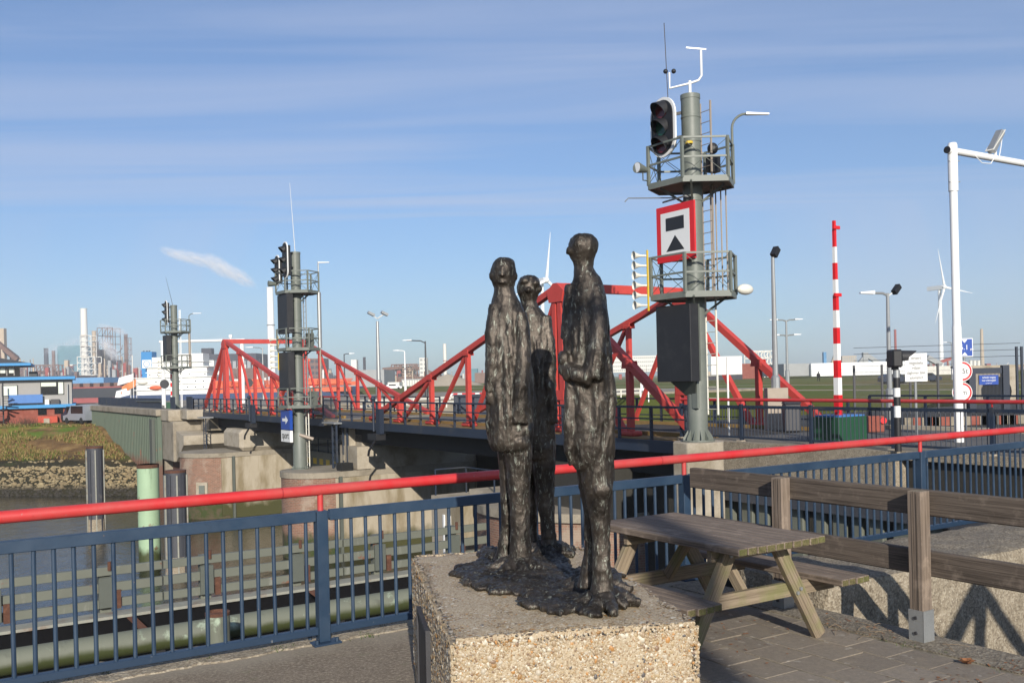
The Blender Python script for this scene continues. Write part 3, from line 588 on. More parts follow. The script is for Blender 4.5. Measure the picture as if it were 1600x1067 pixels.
def sculpture():
    root = thing('bronze_sculpture', 'dark bronze sculpture of three thin standing figures on the gravel pedestal', 'sculpture', PW(.5, .95, PH), 0)
    o0 = Vector(root.location)
    def fig(Y, fx, fy, body, legs, extra, seed, label):
        k = Y / F; ground = PH + .02
        def P(px, py, d=0.):
            dx_, dy_ = px - 800, py - HY
            return Vector(((dx_ - ROLL * dy_) * k, Y + d, HC - (dy_ + ROLL * dx_) * k)) - o0
        mb = MB(); n = 20
        def loft(rings, depth=0., flat=.8, dlist=None):
            vs = []; fs = []
            for i, row in enumerate(rings):
                py, xl, xr = row[:3]; fl = row[3] if len(row) > 3 else flat; dd = row[4] if len(row) > 4 else depth
                c = P((xl + xr) / 2, py, dd); rx = (xr - xl) / 2 * k; ry = rx * fl
                vs += [c + Vector((rx * math.cos(2 * PI * j / n), ry * math.sin(2 * PI * j / n), 0)) for j in range(n)]
            m = len(rings)
            for i in range(m - 1):
                for j in range(n): fs.append((i * n + j, (i + 1) * n + j, (i + 1) * n + (j + 1) % n, i * n + (j + 1) % n))
            fs += [tuple(range(n)), tuple((m - 1) * n + j for j in range(n))[::-1]]; mb.add(vs, fs)
        loft(body)
        for l in legs: loft(l, flat=.95)
        for e in extra:
            if e[0] == 'e': c = P(e[1], e[2], e[5]); mb.ell(c, (e[3] * k, e[6] * k, e[4] * k), 14, 10)
            else:
                pts = [P(*q[:3]) for q in e[1]]; mb.tube(pts, [q[3] * k for q in e[1]], 10)
        rf = random.Random(seed * 13)
        def ring_at(py):
            for (a, b) in zip(body, body[1:]):
                if a[0] <= py <= b[0]: f = (py - a[0]) / (b[0] - a[0]); return a[1] + (b[1] - a[1]) * f, a[2] + (b[2] - a[2]) * f
            return body[-1][1], body[-1][2]
        y_top, y_bot = body[10][0], body[-1][0]
        for _ in range(12):          # long folds of the gown
            y0 = rf.uniform(y_top, y_top + (y_bot - y_top) * .5); y1 = min(y_bot - 2, y0 + rf.uniform(90, 230)); q0 = rf.uniform(-.9, .9); q1 = q0 + rf.uniform(-.35, .35); pts = []
            for i in range(7):
                f = i / 6; py = y0 + (y1 - y0) * f; xl, xr = ring_at(py); q = max(-.95, min(.95, q0 + (q1 - q0) * f + .06 * math.sin(f * 7 + y0))); hw = (xr - xl) / 2
                pts.append((*((xl + xr) / 2 + q * hw, py), -.8 * hw * k * math.sqrt(1 - q * q) + .004, rf.uniform(2.6, 4.4) * (.35 + math.sin(PI * (.08 + .84 * f))) * 4.34 / Y))
            mb.tube([P(*p_[:3]) for p_ in pts], [p_[3] * k for p_ in pts], 8)
        me = remesh(mb, 'figure', 'bronze', .0065, 3)
        so = Vector((seed * 7.1, seed * 3.3, seed))
        def fn(c):
            q = c + so; q2 = Vector((q.x, q.y, q.z * .42))
            rid = 1 - abs(noise.noise(q2 * 19)); rid2 = 1 - abs(noise.noise(q2 * 42 + so))
            body_k = .45 if c.z > 1.36 else 1.
            return ((.0045 * noise.fractal(q * 8, 1., 2., 3) + .0045 * (rid ** 4 - .3)) * body_k + .0028 * (rid2 ** 4 - .3) + .0012 * noise.noise(q * 75)) * (1. if c.z > .12 else .6)
        displace(me, fn); me.shade_smooth(); ob = link('figure', me, root); ob['label'] = label
    RB = [(366, 903, 919, 1.1), (369, 896, 927, 1.1), (374, 891, 932, 1.1), (382, 888, 934.5, 1.1), (392, 887.5, 934, 1.08), (402, 891, 930, 1.05), (410, 895, 927, 1.), (418, 897, 926, 1.), (427, 896, 931, .95), (434, 895, 938, .9), (448, 892, 943, .88), (465, 888, 947, .85), (481, 886, 949), (514, 883, 953), (547, 881, 956), (580, 884, 958), (612, 886, 960), (645, 886, 960.5), (680, 886, 960), (707, 889, 960), (722, 893, 959), (733, 899, 957, .7)]
    fig(4.34, 935, 950, RB,
        [[(720, 905, 959), (751, 909, 959), (775, 915, 955), (808, 922, 954), (842, 926, 952), (876, 926, 953), (905, 925, 957), (930, 921, 961), (952, 914, 966)],
         [(720, 899, 932, .95, .09), (751, 906, 932, .95, .10), (808, 915, 932, .95, .10), (842, 917, 933, .95, .11), (876, 916, 934, .95, .12), (905, 910, 938, .95, .13), (928, 902, 942, .95, .14)]],
        [('t', [(927, 452, -.03, 14), (933, 500, -.07, 14), (930, 555, -.10, 15), (922, 590, -.10, 16)]), ('t', [(922, 590, -.10, 15), (900, 585, -.09, 12), (883, 572, -.06, 9)]),
         ('e', 880, 560, 9, 13, -.06, 11), ('e', 878, 575, 7, 12, -.05, 9), ('e', 884, 586, 6, 10, -.06, 9), ('t', [(893, 445, 0, 10), (888, 490, .0, 11), (884, 530, 0, 9)]),
         ('e', 889, 393, 5, 6, -.02, 8), ('e', 907, 374, 14, 8, -.02, 16), ('e', 919, 386, 12, 11, -.03, 11), ('e', 903, 383, 9, 9, -.05, 8),
         ('t', [(890, 600, -.03, 8), (888, 660, -.04, 10), (889, 700, -.03, 9), (893, 726, -.02, 6)]), ('t', [(950, 590, -.03, 9), (953, 660, -.04, 8), (948, 720, -.03, 7)]), ('e', 938, 762, 17, 15, -.03, 15)], 1, 'right bronze figure with its hands folded in front, taller in view')
    LBd = [(403, 780, 795, 1.1), (406, 774, 801, 1.1), (411, 770, 805, 1.1), (420, 767.5, 806.5, 1.12), (432, 766.5, 806.5, 1.12), (442, 769, 805, 1.05), (449, 772, 803, 1.), (456, 772, 804, 1.), (464, 770, 808, .9), (474, 767, 813, .85), (488, 765, 819, .82), (514, 762, 823), (547, 761, 828), (580, 760, 832), (612, 760, 834), (645, 762, 834), (674, 761, 834), (692, 763, 832), (704, 770, 830, .75)]
    fig(5.21, 810, 893, LBd,
        [[(695, 786, 832), (720, 790, 831), (741, 793, 829), (775, 795, 827), (808, 798, 828), (842, 798, 829), (870, 796, 831), (890, 792, 836), (902, 786, 842)],
         [(695, 776, 803, .95, .08), (741, 780, 801, .95, .1), (808, 783, 801, .95, .11), (842, 781, 801, .95, .12), (866, 776, 803, .95, .13), (884, 768, 808, .95, .14)]],
        [('t', [(775, 478, -.02, 11), (770, 520, -.05, 12), (769, 570, -.06, 11), (766, 610, -.05, 9)]), ('e', 765, 618, 6, 13, -.05, 8), ('t', [(812, 490, -.04, 11), (818, 540, -.07, 12), (814, 600, -.09, 13), (812, 660, -.08, 14)]),
         ('t', [(786, 419, -.070, 3), (785, 434, -.078, 4.)]), ('e', 785, 443, 6, 2.5, -.062, 4), ('t', [(774, 421, -.052, 3), (786, 419, -.066, 3), (799, 421, -.052, 3)]),
         ('e', 767, 432, 3, 6, -.01, 7), ('e', 806, 432, 3, 6, -.01, 7), ('t', [(772, 490, -.045, 5), (786, 506, -.062, 6), (804, 520, -.062, 6), (818, 545, -.04, 5)]), ('t', [(770, 515, -.045, 4), (780, 545, -.062, 5), (784, 590, -.066, 5)]), ('e', 810, 690, 18, 14, -.06, 12)], 2, 'left bronze figure with its arms hanging straight down')
    BB = [(431, 819, 834, 1.1), (434, 813, 840, 1.1), (440, 809, 843, 1.1), (448, 807, 844, 1.1), (457, 808, 843, 1.1), (464, 811, 840, 1.), (471, 814, 838, 1.), (478, 813, 840, .95), (486, 810, 847, .9), (497, 808, 855, .85), (514, 806, 860), (547, 803, 864), (580, 802, 865), (612, 802, 866), (645, 803, 867), (678, 804, 868), (700, 807, 869), (716, 812, 868, .75)]
    fig(5.62, 855, 870, BB,
        [[(708, 828, 868), (735, 832, 867), (775, 838, 866), (808, 843, 866), (842, 846, 869), (858, 843, 872), (878, 838, 878)],
         [(708, 812, 838, .95, .06), (751, 815, 838, .95, .07), (808, 822, 839, .95, .08), (842, 822, 841, .95, .09), (866, 816, 845, .95, .1)]],
        [('t', [(852, 495, -.02, 9), (858, 545, -.05, 10), (858, 600, -.06, 10), (862, 660, -.05, 9)]), ('t', [(812, 495, -.02, 9), (810, 560, -.04, 10), (812, 640, -.04, 9)]), ('e', 842, 452, 5, 6, -.02, 7), ('e', 820, 441, 9, 6, -.05, 9), ('e', 835, 444, 8, 6, -.05, 8), ('e', 825, 455, 5, 4, -.08, 5)], 3, 'rear bronze figure standing in the shade of the other two')
    # the cast ground they stand on
    pix = [(697, 900), (716, 887), (748, 880), (746, 864), (752, 856), (780, 860), (812, 852), (862, 858), (890, 876), (892, 893), (925, 900), (955, 890), (980, 903), (988, 938), (962, 958), (937, 970), (905, 962), (880, 969), (842, 958), (818, 953), (832, 938), (800, 932), (772, 930), (742, 920), (722, 916), (722, 906)]
    def G(px, py):
        dx_, dy_ = px - 800, py - HY; Y = (HC - PH) * F / (dy_ + ROLL * dx_); return Vector(((dx_ - ROLL * dy_) / F * Y, Y, PH)) - o0
    out = [G(*p) for p in pix]; mb = MB(); rq = random.Random(4); c0 = sum(out, Vector()) / len(out); out = [p.lerp(c0, .07) for p in out]
    mb.prism([(p.x, p.y) for p in out], .004 , .028)
    m = len(out); cen = sum(out, Vector()) / m
    for i in range(m):
        a, b = out[i], out[(i + 1) % m]
        for q in range(3):
            p = a.lerp(b, q / 3.); k = rq.uniform(.018, .052); p = p.lerp(cen, rq.uniform(.02, .14)); d = (p - cen).to_2d(); ang = math.atan2(d.y, d.x)
            mb.ell((p.x, p.y, .014), (k * 1.5, k * .75, rq.uniform(.014, .024)), 10, 6, Matrix.Rotation(ang + rq.uniform(-.5, .5), 3, 'Z'))
    for fx, fy in ((945, 948), (925, 925), (811, 893), (790, 880), (856, 868), (830, 860)):
        c = G(fx, fy)
        for q in range(9):
            a = q / 9 * 2 * PI + rq.uniform(-.2, .2); L = rq.uniform(.10, .2)
            mb.tube([c + Vector((0, 0, .06)), c + Vector((math.cos(a) * L * .5, math.sin(a) * L * .5, .04)), c + Vector((math.cos(a) * L, math.sin(a) * L, .016))], [.05, .036, .018], 8)
    for _ in range(150):
        i = rq.randrange(m); p = out[i].lerp(cen, rq.uniform(.05, .95)); k = rq.uniform(.02, .05)
        mb.ell((p.x + rq.uniform(-.1, .1) * .4, p.y + rq.uniform(-.1, .1) * .4, .026), (k * 1.9, k * .5, rq.uniform(.007, .015)), 8, 6, Matrix.Rotation(rq.uniform(0, 3), 3, 'Z'))
    me = remesh(mb, 'base', 'bronze', .008, 2)
    displace(me, lambda c: .010 * (1 - abs(noise.noise(c * 22))) ** 3 + .004 * noise.noise(c * 60) - .004)
    me.shade_smooth(); link('base', me, root)
sculpture()

# ------------------------------------------------------------------ picnic table
def picnic_table():
    r = thing('picnic_table', 'weathered wooden picnic table with fixed benches behind the pedestal', 'picnic table', W(4.58, 4.85, 0))
    h = .72
    for i in range(10):
        y = -.39 + .078 * (i + .5); plank('top_plank', (y, -h + R.uniform(-.006, .006), .728), (y, h, .728), .074, .046, 'timber', r, bevel=.005, ends='timber_end')
    for sg in (-1, 1):
        for i in range(4):
            y = sg * (.525 + .070 * (i + .5)); plank('bench_plank', (y, -h + R.uniform(-.01, .01), .425), (y, h, .425), .066, .044, 'timber', r, bevel=.005, ends='timber_end')
    for y in (-.46, .46):
        for sg in (-1, 1): plank('leg', (sg * .605, y, .022), (sg * .20, y, .70), .045, .098, 'timber_pale', r, up=(1, 0, 0) , bevel=.004)
        d = -.047 if y < 0 else .047
        plank('bench_bearer', (-.80, y - d, .36), (.80, y - d, .36), .045, .095, 'timber_pale', r, bevel=.004)
        plank('top_bearer', (-.34, y - d, .665), (.34, y - d, .665), .045, .085, 'timber_pale', r, bevel=.004)
        plank('brace', (0, y - d * 2.0, .37), (0, y * .25, .69), .045, .07, 'timber_pale', r, bevel=.004)
    bolt = MB().cyl((0, 0, 0), (0, -.012, 0), .013, n=8).mesh('bolt', 'galv')
    for sg in (-1, 1):
        for dx_, z in ((.405, .37), (.375, .345), (.225, .66)): link('bolt', bolt, r, (sg * dx_, -.483, z))
picnic_table()

# ------------------------------------------------------------------ timber fence and the concrete wall behind it
def timber_fence():
    r = thing('timber_fence', 'weathered two-rail timber fence in front of the rough concrete pit wall', 'fence', W(5.64, 3.93, 0))
    for i, t in enumerate((1.18, 0., -1.18, -2.36)):
        p = thing('post', '', '', (0, t, 0), 0); p.parent = r
        for k in ('label', 'category'): del p[k]
        p.name = 'fence_post'
        plank('post', (0, 0, .02), (0, 0, 1.0), .1, .1, 'timber', p, up=(0, 1, 0), bevel=.004, ends='timber_pale')
        for q in (-.018, .018): plank('groove', (-.0505, q, .03), (-.0505, q, .985), .006, .004, 'timber_dark', p, up=(1, 0, 0), bevel=0)
        sh = MB().box(-.056, -.050, -.055, .055, .012, .22).box(-.056, .056, -.057, -.0505, .012, .22).build('shoe', 'galv', p)
        for z in (.07, .17): MB().cyl((-.056, 0, z), (-.066, 0, z), .012, n=8).build('bolt', 'steel_dark', sh)
    a, b = 2.25, -3.3
    for z, h in ((.915, .17), (.515, .165)):
        plank('rail', (.085, a, z), (.085, b, z), .06, h, 'timber_dark', r, bevel=.008)
timber_fence()

def rough_box(name, m, x0, x1, y0, y1, z0, z1, parent, amp=.018, cuts=(40, 10, 6), seed=0):
    bm = bmesh.new()
    def grid(o, u, v, nu, nv):
        P = [[bm.verts.new(o + u * i / nu + v * j / nv) for j in range(nv + 1)] for i in range(nu + 1)]
        for i in range(nu):
            for j in range(nv): bm.faces.new((P[i][j], P[i + 1][j], P[i + 1][j + 1], P[i][j + 1]))
    X, Y, Z = Vector((x1 - x0, 0, 0)), Vector((0, y1 - y0, 0)), Vector((0, 0, z1 - z0)); O = Vector((x0, y0, z0)); nx, ny, nz = cuts
    grid(O + Z, X, Y, nx, ny); grid(O, X, Z, nx, nz); grid(O, Z, Y, nz, ny); grid(O + X, Y, Z, ny, nz); grid(O + Y, Z, X, nz, nx)
    bmesh.ops.remove_doubles(bm, verts=bm.verts[:], dist=1e-4)
    bmesh.ops.recalc_face_normals(bm, faces=bm.faces[:])
    for v in bm.verts:
        c = v.co; edge = sum(1 for d in (abs(c.x - x0), abs(c.x - x1), abs(c.y - y0), abs(c.y - y1), abs(c.z - z1)) if d < 1e-4) > 1
        k = amp * noise.fractal(c * 4 + Vector((seed, 0, 0)), 1., 2., 4)
        if edge: k -= amp * (1.0 + 1.6 * max(0, noise.noise(c * 5 + Vector((0, seed, 0)))))
        v.co += v.normal * k
    me = bpy.data.meshes.new(name); bm.to_mesh(me); bm.free(); me.materials.append(MATS[m]); me.materials.append(MATS['concrete_top'])
    for p in me.polygons: p.material_index = 1 if p.normal.z > .7 and m == 'concrete_rough' else 0
    me.shade_smooth(); me.set_sharp_from_angle(angle=.8); return link(name, me, parent)
def low_wall():
    r = thing('low_wall', 'rough concrete pit wall with crumbling edges behind the timber fence', 'wall', W(0, 0, 0))
    rough_box('wall', 'concrete_rough', 5.83, 14.5, 4.84, 5.85, -3.2, .19, r, .022, (120, 16, 40), 1)
    MB().box(5.79, 14, .6, 4.84, -3.4, -3.0).build('pit_floor', 'concrete', r)
    MB().box(5.83, 14.2, 6.25, 6.5, -3.4, -.03).build('railing_footing', 'wet_wall', r)
low_wall()

# small litter on the slabs
def litter():
    rl = random.Random(8); root = bed = bpy.data.objects['pavement']
    mb = MB(); tw = MB(); ms = MB()
    for (cs, ct, n, sp) in ((5.0, 3.25, 60, .12), (4.75, 5.0, 60, .2), (5.5, 3.2, 50, .1), (4.3, 4.6, 40, .3), (4.6, 3.0, 50, .35), (5.6, 4.4, 70, .18), (5.3, 2.4, 40, .5)):
        for _ in range(n):
            p = Vector((cs + rl.gauss(0, sp), ct + rl.gauss(0, sp), .020)); 
            if p.x > 5.76: continue
            a = rl.uniform(0, 6.3); k = rl.uniform(.006, .018); u = Vector((math.cos(a), math.sin(a), rl.uniform(-.1, .3))) * k; w = Vector((-u.y, u.x, rl.uniform(-.002, .006))) * .5
            mb.add([p - u, p + w, p + u, p - w], [(0, 1, 2, 3)])
    for _ in range(26):
        p = Vector((5.55 + rl.gauss(0, .12), 4.3 + rl.gauss(0, .5), .022)); a = rl.uniform(0, 6.3); L = rl.uniform(.05, .16); d = Vector((math.cos(a), math.sin(a), 0))
        tw.tube([p, p + d * L * .5 + Vector((0, 0, rl.uniform(.0, .03))), p + d * L], .0022, 4)
    big = MB(); p = Vector((5.38, 3.45, .02))
    for k in range(5):
        a = k * 1.3; u = Vector((math.cos(a), math.sin(a), .25)) * .055; w = Vector((-u.y, u.x, .01)) * .6; big.add([p, p + w + Vector((0, 0, .02)), p + u + Vector((0, 0, .012)), p - w + Vector((0, 0, .012))], [(0, 1, 2, 3)])
    def tuft(b, s_, t_, h, n, sp):
        for _ in range(n):
            q = Vector((s_ + rl.gauss(0, sp), t_ + rl.gauss(0, sp * .6), 0)); a = rl.uniform(0, 6.3); w = Vector((math.cos(a), math.sin(a), 0)) * .004
            b.add([q - w, q + w, q + Vector((rl.gauss(0, .012), rl.gauss(0, .012), h * rl.uniform(.4, 1)))], [(0, 1, 2)])
    for _ in range(80): tuft(ms, rl.uniform(-9, 4), 6.42 + rl.gauss(0, .07), .035, 30, .05)
    for _ in range(10): tuft(ms, 5.47 + rl.gauss(0, .02), rl.uniform(1.8, 4.2), .035, 14, .04)
    for b, n, m in ((mb, 'leaf_litter', 'dry_leaf'), (tw, 'twigs', 'twig'), (ms, 'moss_and_weeds', 'moss')):
        o = b.build(n, m); o.rotation_euler = (0, 0, EA); o['kind'] = 'stuff'; o['label'] = {'leaf_litter': 'brown crumbled leaves scattered on the paving slabs', 'twigs': 'thin dry twigs lying on the paving by the wall', 'moss_and_weeds': 'green moss and small weeds along the quay edge and joints'}[n]; o['category'] = {'leaf_litter': 'leaves', 'twigs': 'twigs', 'moss_and_weeds': 'moss'}[n]
    o = big.build('dead_leaf', 'dry_leaf'); o.rotation_euler = (0, 0, EA); tag(o, 'single large curled brown leaf on the slabs by the fence post', 'leaf')
litter()
# ------------------------------------------------------------------ signal masts
def signal_head(parent, x, y, z0, z1, w, front=-1):
    """oval black backboard with a white rim facing -x, three hooded lenses"""
    h = z1 - z0; r_ = w / 2; zc = (z0 + z1) / 2; n = 14
    def oval(k, xo):
        pts = []
        for i in range(n + 1): a = PI * i / n; pts.append((xo, r_ * k * math.cos(a), zc + (h / 2 - r_) + r_ * k * math.sin(a)))
        for i in range(n + 1): a = PI + PI * i / n; pts.append((xo, r_ * k * math.cos(a), zc - (h / 2 - r_) + r_ * k * math.sin(a)))
        return [Vector(p) + Vector((x, y, 0)) for p in pts]
    def slab(k, x0, x1):
        a, b = oval(k, x0), oval(k, x1); m = len(a)
        return MB().add(a + b, [tuple(range(m))[::-1], tuple(range(m, 2 * m))] + [(i, (i + 1) % m, m + (i + 1) % m, m + i) for i in range(m)])
    o = slab(1., -.02, .03).build('signal_rim', 'white_sign', parent)
    s = slab(.84, -.05, -.02).build('signal_board', 'black_paint', parent)
    MB().box(x + .03, x + .22, y - r_ * .55, y + r_ * .55, z0 + r_ * .5, z1 - r_ * .5).build('signal_housing', 'black_paint', parent)
    for i, c in enumerate(('lens_red', 'lens_green', 'lens_red')):
        z = zc + (1 - i) * h * .29; rr = r_ * .50
        MB().cyl((x - .05, y, z), (x - .07, y, z), rr * .9, n=16).build('lens', c, s, smooth=True)
        vs = []; fs = []; m = 14
        for j in range(m + 1):
            a = -.35 + (PI + .7) * j / m; lx = .10 + .22 * max(0, math.sin(a)) ; vs += [(x - .05, y + rr * math.cos(a), z + rr * math.sin(a)), (x - .05 - lx, y + rr * .92 * math.cos(a), z + rr * math.sin(a) - .10)]
        for j in range(m): fs.append((2 * j, 2 * j + 1, 2 * j + 3, 2 * j + 2))
        hb = MB().add(vs, fs); hb.build('hood', 'black_paint', s, smooth=True)
    for z in (zc + h * .2, zc - h * .2): MB().beam((x + .1, y, z), (0, 0, z + .1), .05, .08).build('signal_bracket', 'black_paint', parent)
def cam2st(x, y): return (CA * x + SA * y, -SA * x + CA * y)
HEX = [cam2st(x, y) for x, y in ((-.40, -.78), (.80, -.78), (1.17, .25), (.58, 1.08), (-.72, 1.08), (-1.14, .25))]
def platform(root, z, rail=1.06, k=1., braces=True):
    h = [(x * k, y * k) for x, y in HEX]
    p = MB().prism(h, z - .06, z).build('platform', 'grey_green_dark', root)
    rim = MB()
    for i in range(6):
        a, b = h[i], h[(i + 1) % 6]; rim.beam((*a, z - .03), (*b, z - .03), .05, .16)
    rim.build('platform_rim', 'grey_green', p)
    for i in range(6):
        a, b = Vector((*h[i], z)), Vector((*h[(i + 1) % 6], z)); up = Vector((0, 0, 1))
        MB().beam(a, a + up * rail * 1.02, .075, .075).build('railing_post', 'grey_green', p)
        for q in (.52, 1.0): MB().beam(a + up * rail * q, b + up * rail * q, .04, .05).build('railing_rail', 'grey_green', p)
        if braces:
            w = MB(); w.cyl(a + up * .05, b + up * rail * .97, .009, n=4).cyl(b + up * .05, a + up * rail * .97, .009, n=4); w.build('wire_brace', 'grey_green_dark', p)
    for i in range(4):
        a = PI / 4 + i * PI / 2; MB().beam((.2 * math.cos(a), .2 * math.sin(a), z - .55), (.85 * k * math.cos(a), .85 * k * math.sin(a), z - .08), .05, .06).build('strut', 'grey_green_dark', p)
    return p
def ladder(root, x, y, z0, z1, name='ladder', m='galv', w=.4, d=(0, 1)):
    l = MB(); dx_, dy_ = d[0] * w / 2, d[1] * w / 2
    l.beam((x - dx_, y - dy_, z0), (x - dx_, y - dy_, z1), .03, .05).beam((x + dx_, y + dy_, z0), (x + dx_, y + dy_, z1), .05, .05)
    o = l.build(name, m, root); n = int((z1 - z0) / .3); rung = MB().cyl((-dx_, -dy_, 0), (dx_, dy_, 0), .011, n=5).mesh('rung', m)
    for i in range(n): link('rung', rung, o, (x, y, z0 + .15 + i * .3))
    return o
def column(root, z0, z1, r0, rings=()):
    MB().lathe([(r0 * 1.06, z0), (r0 * 1.06, z0 + 2.6), (r0, z0 + 2.72), (r0, z1 - .12), (r0 * 1.05, z1 - .12), (r0 * 1.05, z1)], 28).build('column', 'grey_green', root, smooth=True)
    for z in rings: MB().lathe([(r0 * 1.0, z - .03), (r0 * 1.05, z - .02), (r0 * 1.05, z + .02), (r0 * 1.0, z + .03)], 28).build('flange', 'grey_green', root, smooth=True)
    MB().cyl((0, 0, z0 - .04), (0, 0, z0), r0 * 1.75, n=24).build('base_plate', 'grey_green', root)
    g = MB().add([(r0 * 1.04, -.008, 0), (r0 * 1.6, -.008, 0), (r0 * 1.6, -.008, .05), (r0 * 1.04, -.008, .28), (r0 * 1.04, .008, 0), (r0 * 1.6, .008, 0), (r0 * 1.6, .008, .05), (r0 * 1.04, .008, .28)], [(0, 1, 2, 3), (7, 6, 5, 4), (0, 4, 5, 1), (1, 5, 6, 2), (2, 6, 7, 3)]).mesh('gusset', 'grey_green')
    for i in range(12): link('gusset', g, root, (0, 0, z0), (0, 0, i * PI / 6))
def horns(root, x, y, z0, n, dz):
    MB().beam((x + .05, y, z0 - .15), (x + .05, y, z0 + (n - .4) * dz), .04, .04).build('horn_bracket', 'yellow' if n > 5 else 'cream', root)
    for i in range(n):
        z = z0 + i * dz; h = MB(); prof = [(.03, 0), (.035, .16), (.05, .22), (.085, .32), (.125, .38)]; vs = []; fs = []; m = 16
        d = Vector((-.845, .2, .0)).normalized(); u = Vector((0, 0, 1)); w = d.cross(u)
        for r_, l in prof: vs += [Vector((x, y, z)) + d * l + (u * math.cos(2 * PI * k / m) + w * math.sin(2 * PI * k / m)) * r_ for k in range(m)]
        for a in range(len(prof) - 1):
            for k in range(m): fs.append((a * m + k, a * m + (k + 1) % m, (a + 1) * m + (k + 1) % m, (a + 1) * m + k))
        o = h.add(vs, fs).build('horn_speaker', 'cream', root, smooth=True)
        MB().cyl(Vector((x, y, z)) + d * .24, Vector((x, y, z)) + d * .25, .05, n=12).build('horn_throat', 'black_matt', o)
def street_head(root, p, d, L=.55):
    p, d = Vector(p), Vector(d).normalized()
    MB().beam(p, p + d * L, .16, .06, w2=.09, h2=.04).build('lamp_head', 'lamp_glass', root)
def board(root, x, y0, y1, z0, z1, th, m, name='display_box'): return MB().box(x, x + th, y0, y1, z0, z1).build(name, m, root, bevel=.01)

def mast_near():
    b = at(1091, 690, 26.); r = thing('signal_mast', 'tallest grey-green signal mast with the red framed sign, on a concrete plinth', 'signal mast', (b.x, b.y, 0))
    z0 = .04
    column(r, z0, 9.36, .255, (8.75, 8.1, 6.5, 5.1, 4.25))
    MB().box(-.28, -.2, -.3, -.1, .9, 2.3).build('cable_door', 'grey_green', r)
    platform(r, 6.98); platform(r, 3.95)
    signal_head(r, -.62, .42, 7.70, 9.32, 1.0)
    # red framed sign facing up the canal
    sx_, y0, y1, z0_, z1_ = -.42, -.50, 1.02, 4.88, 6.42; yc, zc = (y0 + y1) / 2, (z0_ + z1_) / 2
    sg = board(r, sx_, y0, y1, z0_, z1_, .05, 'red_sign', 'sign_board')
    MB().box(sx_ - .006, sx_ - .002, y0 + .19, y1 - .19, z0_ + .19, z1_ - .19).build('white_panel', 'white_sign', sg)
    MB().box(sx_ - .012, sx_ - .008, yc - .36, yc + .36, zc + .08, zc + .43).build('black_rectangle', 'black_sign', sg)
    MB().add([(sx_ - .010, yc - .36, zc - .48), (sx_ - .010, yc + .36, zc - .48), (sx_ - .010, yc, zc - .06)], [(0, 1, 2)]).build('black_triangle', 'black_sign', sg)
    for z in (4.95, 6.35): MB().beam((sx_ + .04, .1, z), (0, 0, z), .06, .06).build('sign_bracket', 'galv', r)
    MB().tube([(-.4, .75, 6.55), (-.4, -.15, 6.58), (-.15, -.2, 6.55)], .025, 6).build('sign_light_arm', 'galv', r); MB().tube([(-.4, .3, 6.6), (-1.0, 1.5, 6.75), (-1.05, 1.6, 6.66)], .016, 6).build('sign_light', 'galv', r)
    d = board(r, -.62, -.46, .90, 1.62, 3.68, .30, 'box_black')
    MB().add([(-.50, -.5, 1.62), (-.50, .5, 1.62), (-.25, .2, 1.25), (-.25, -.2, 1.25)], [(0, 1, 2, 3)]).build('box_support', 'grey_green_dark', r)
    MB().box(-.33, -.28, -.465, -.32, 1.63, 3.67).build('box_side', 'grey_green_dark', r)
    q = Vector((*HEX[5], 0)); horns(r, q.x - .12, q.y + .05, 3.72, 6, .27)
    q = Vector((*HEX[5], 7.42)); f = MB().cyl(q + Vector((-.05, .05, 0)), q + Vector((-.42, -.02, .02)), .08, .15, 14).build('floodlight', 'grey_green', r, smooth=True)
    MB().cyl(q + Vector((-.425, -.021, .02)), q + Vector((-.43, -.021, .02)), .135, n=14).build('floodlight_glass', 'lamp_glass', f); MB().tube([q + Vector((-.2, 0, -.05)), q + Vector((-.2, 0, -.3)), q + Vector((0, 0, -.3))], .02, 6).build('floodlight_yoke', 'grey_green_dark', f)
    q = Vector((*HEX[2], 0)); pth = [q + Vector((0, 0, 7.0)), q + Vector((0, 0, 8.5))]
    e = Vector(cam2st(1, -.1)).to_3d()
    for i in range(7): a = i / 6 * PI / 2; pth.append(q + Vector((0, 0, 8.5 + .38 * math.sin(a))) + e * .38 * (1 - math.cos(a)))
    MB().tube(pth, .035, 8).build('lamp_arm', 'grey_green', r, smooth=True); street_head(r, pth[-1], e + Vector((0, 0, -.06)), .62)
    ob = MB().ell(q + Vector((.1, -.25, 4.08)), (.28, .15, .15), 12, 8).build('loudspeaker', 'cream', r, smooth=True)
    ladder(r, *cam2st(.42, .12), 4.0, 9.2, 'ladder', 'galv_brown'); ladder(r, *cam2st(.44, .12), .7, 3.9, 'ladder', 'cream')
    for k in range(4):
        p = cam2st(.55 + k * .14, .3); MB().cyl((*p, 4.0), (*p, 6.95), .022, n=6).build('conduit', 'galv_brown', r)
    MB().tube([(0, 0, 9.3), (0, 0, 9.75)], .04, 8).build('weather_post', 'white_paint', r)
    e1, e2 = Vector(cam2st(1, 0)).to_3d(), Vector(cam2st(-1, 0)).to_3d(); zz = Vector((0, 0, 9.68))
    MB().tube([zz + e2 * .55 + Vector((0, 0, .3)), zz + e2 * .55 + Vector((0, 0, -.12)), zz, zz + e1 * .24 + Vector((0, 0, .08)), zz + e1 * .32 + Vector((0, 0, .2)), zz + e1 * .32 + Vector((0, 0, .88))], .032, 10).build('weather_arm', 'white_paint', r, smooth=True)
    MB().beam(zz + e1 * .46 + Vector((0, 0, .91)), zz + e2 * .08 + Vector((0, 0, .97)), .025, .035).build('wind_vane', 'galv', r)
    for s_ in (-.10, .12): MB().ell(zz + e2 * .55 + e1 * s_ + Vector((0, 0, .34)), (.065, .065, .065), 10, 7).build('anemometer_cup', 'black_paint', r, smooth=True)
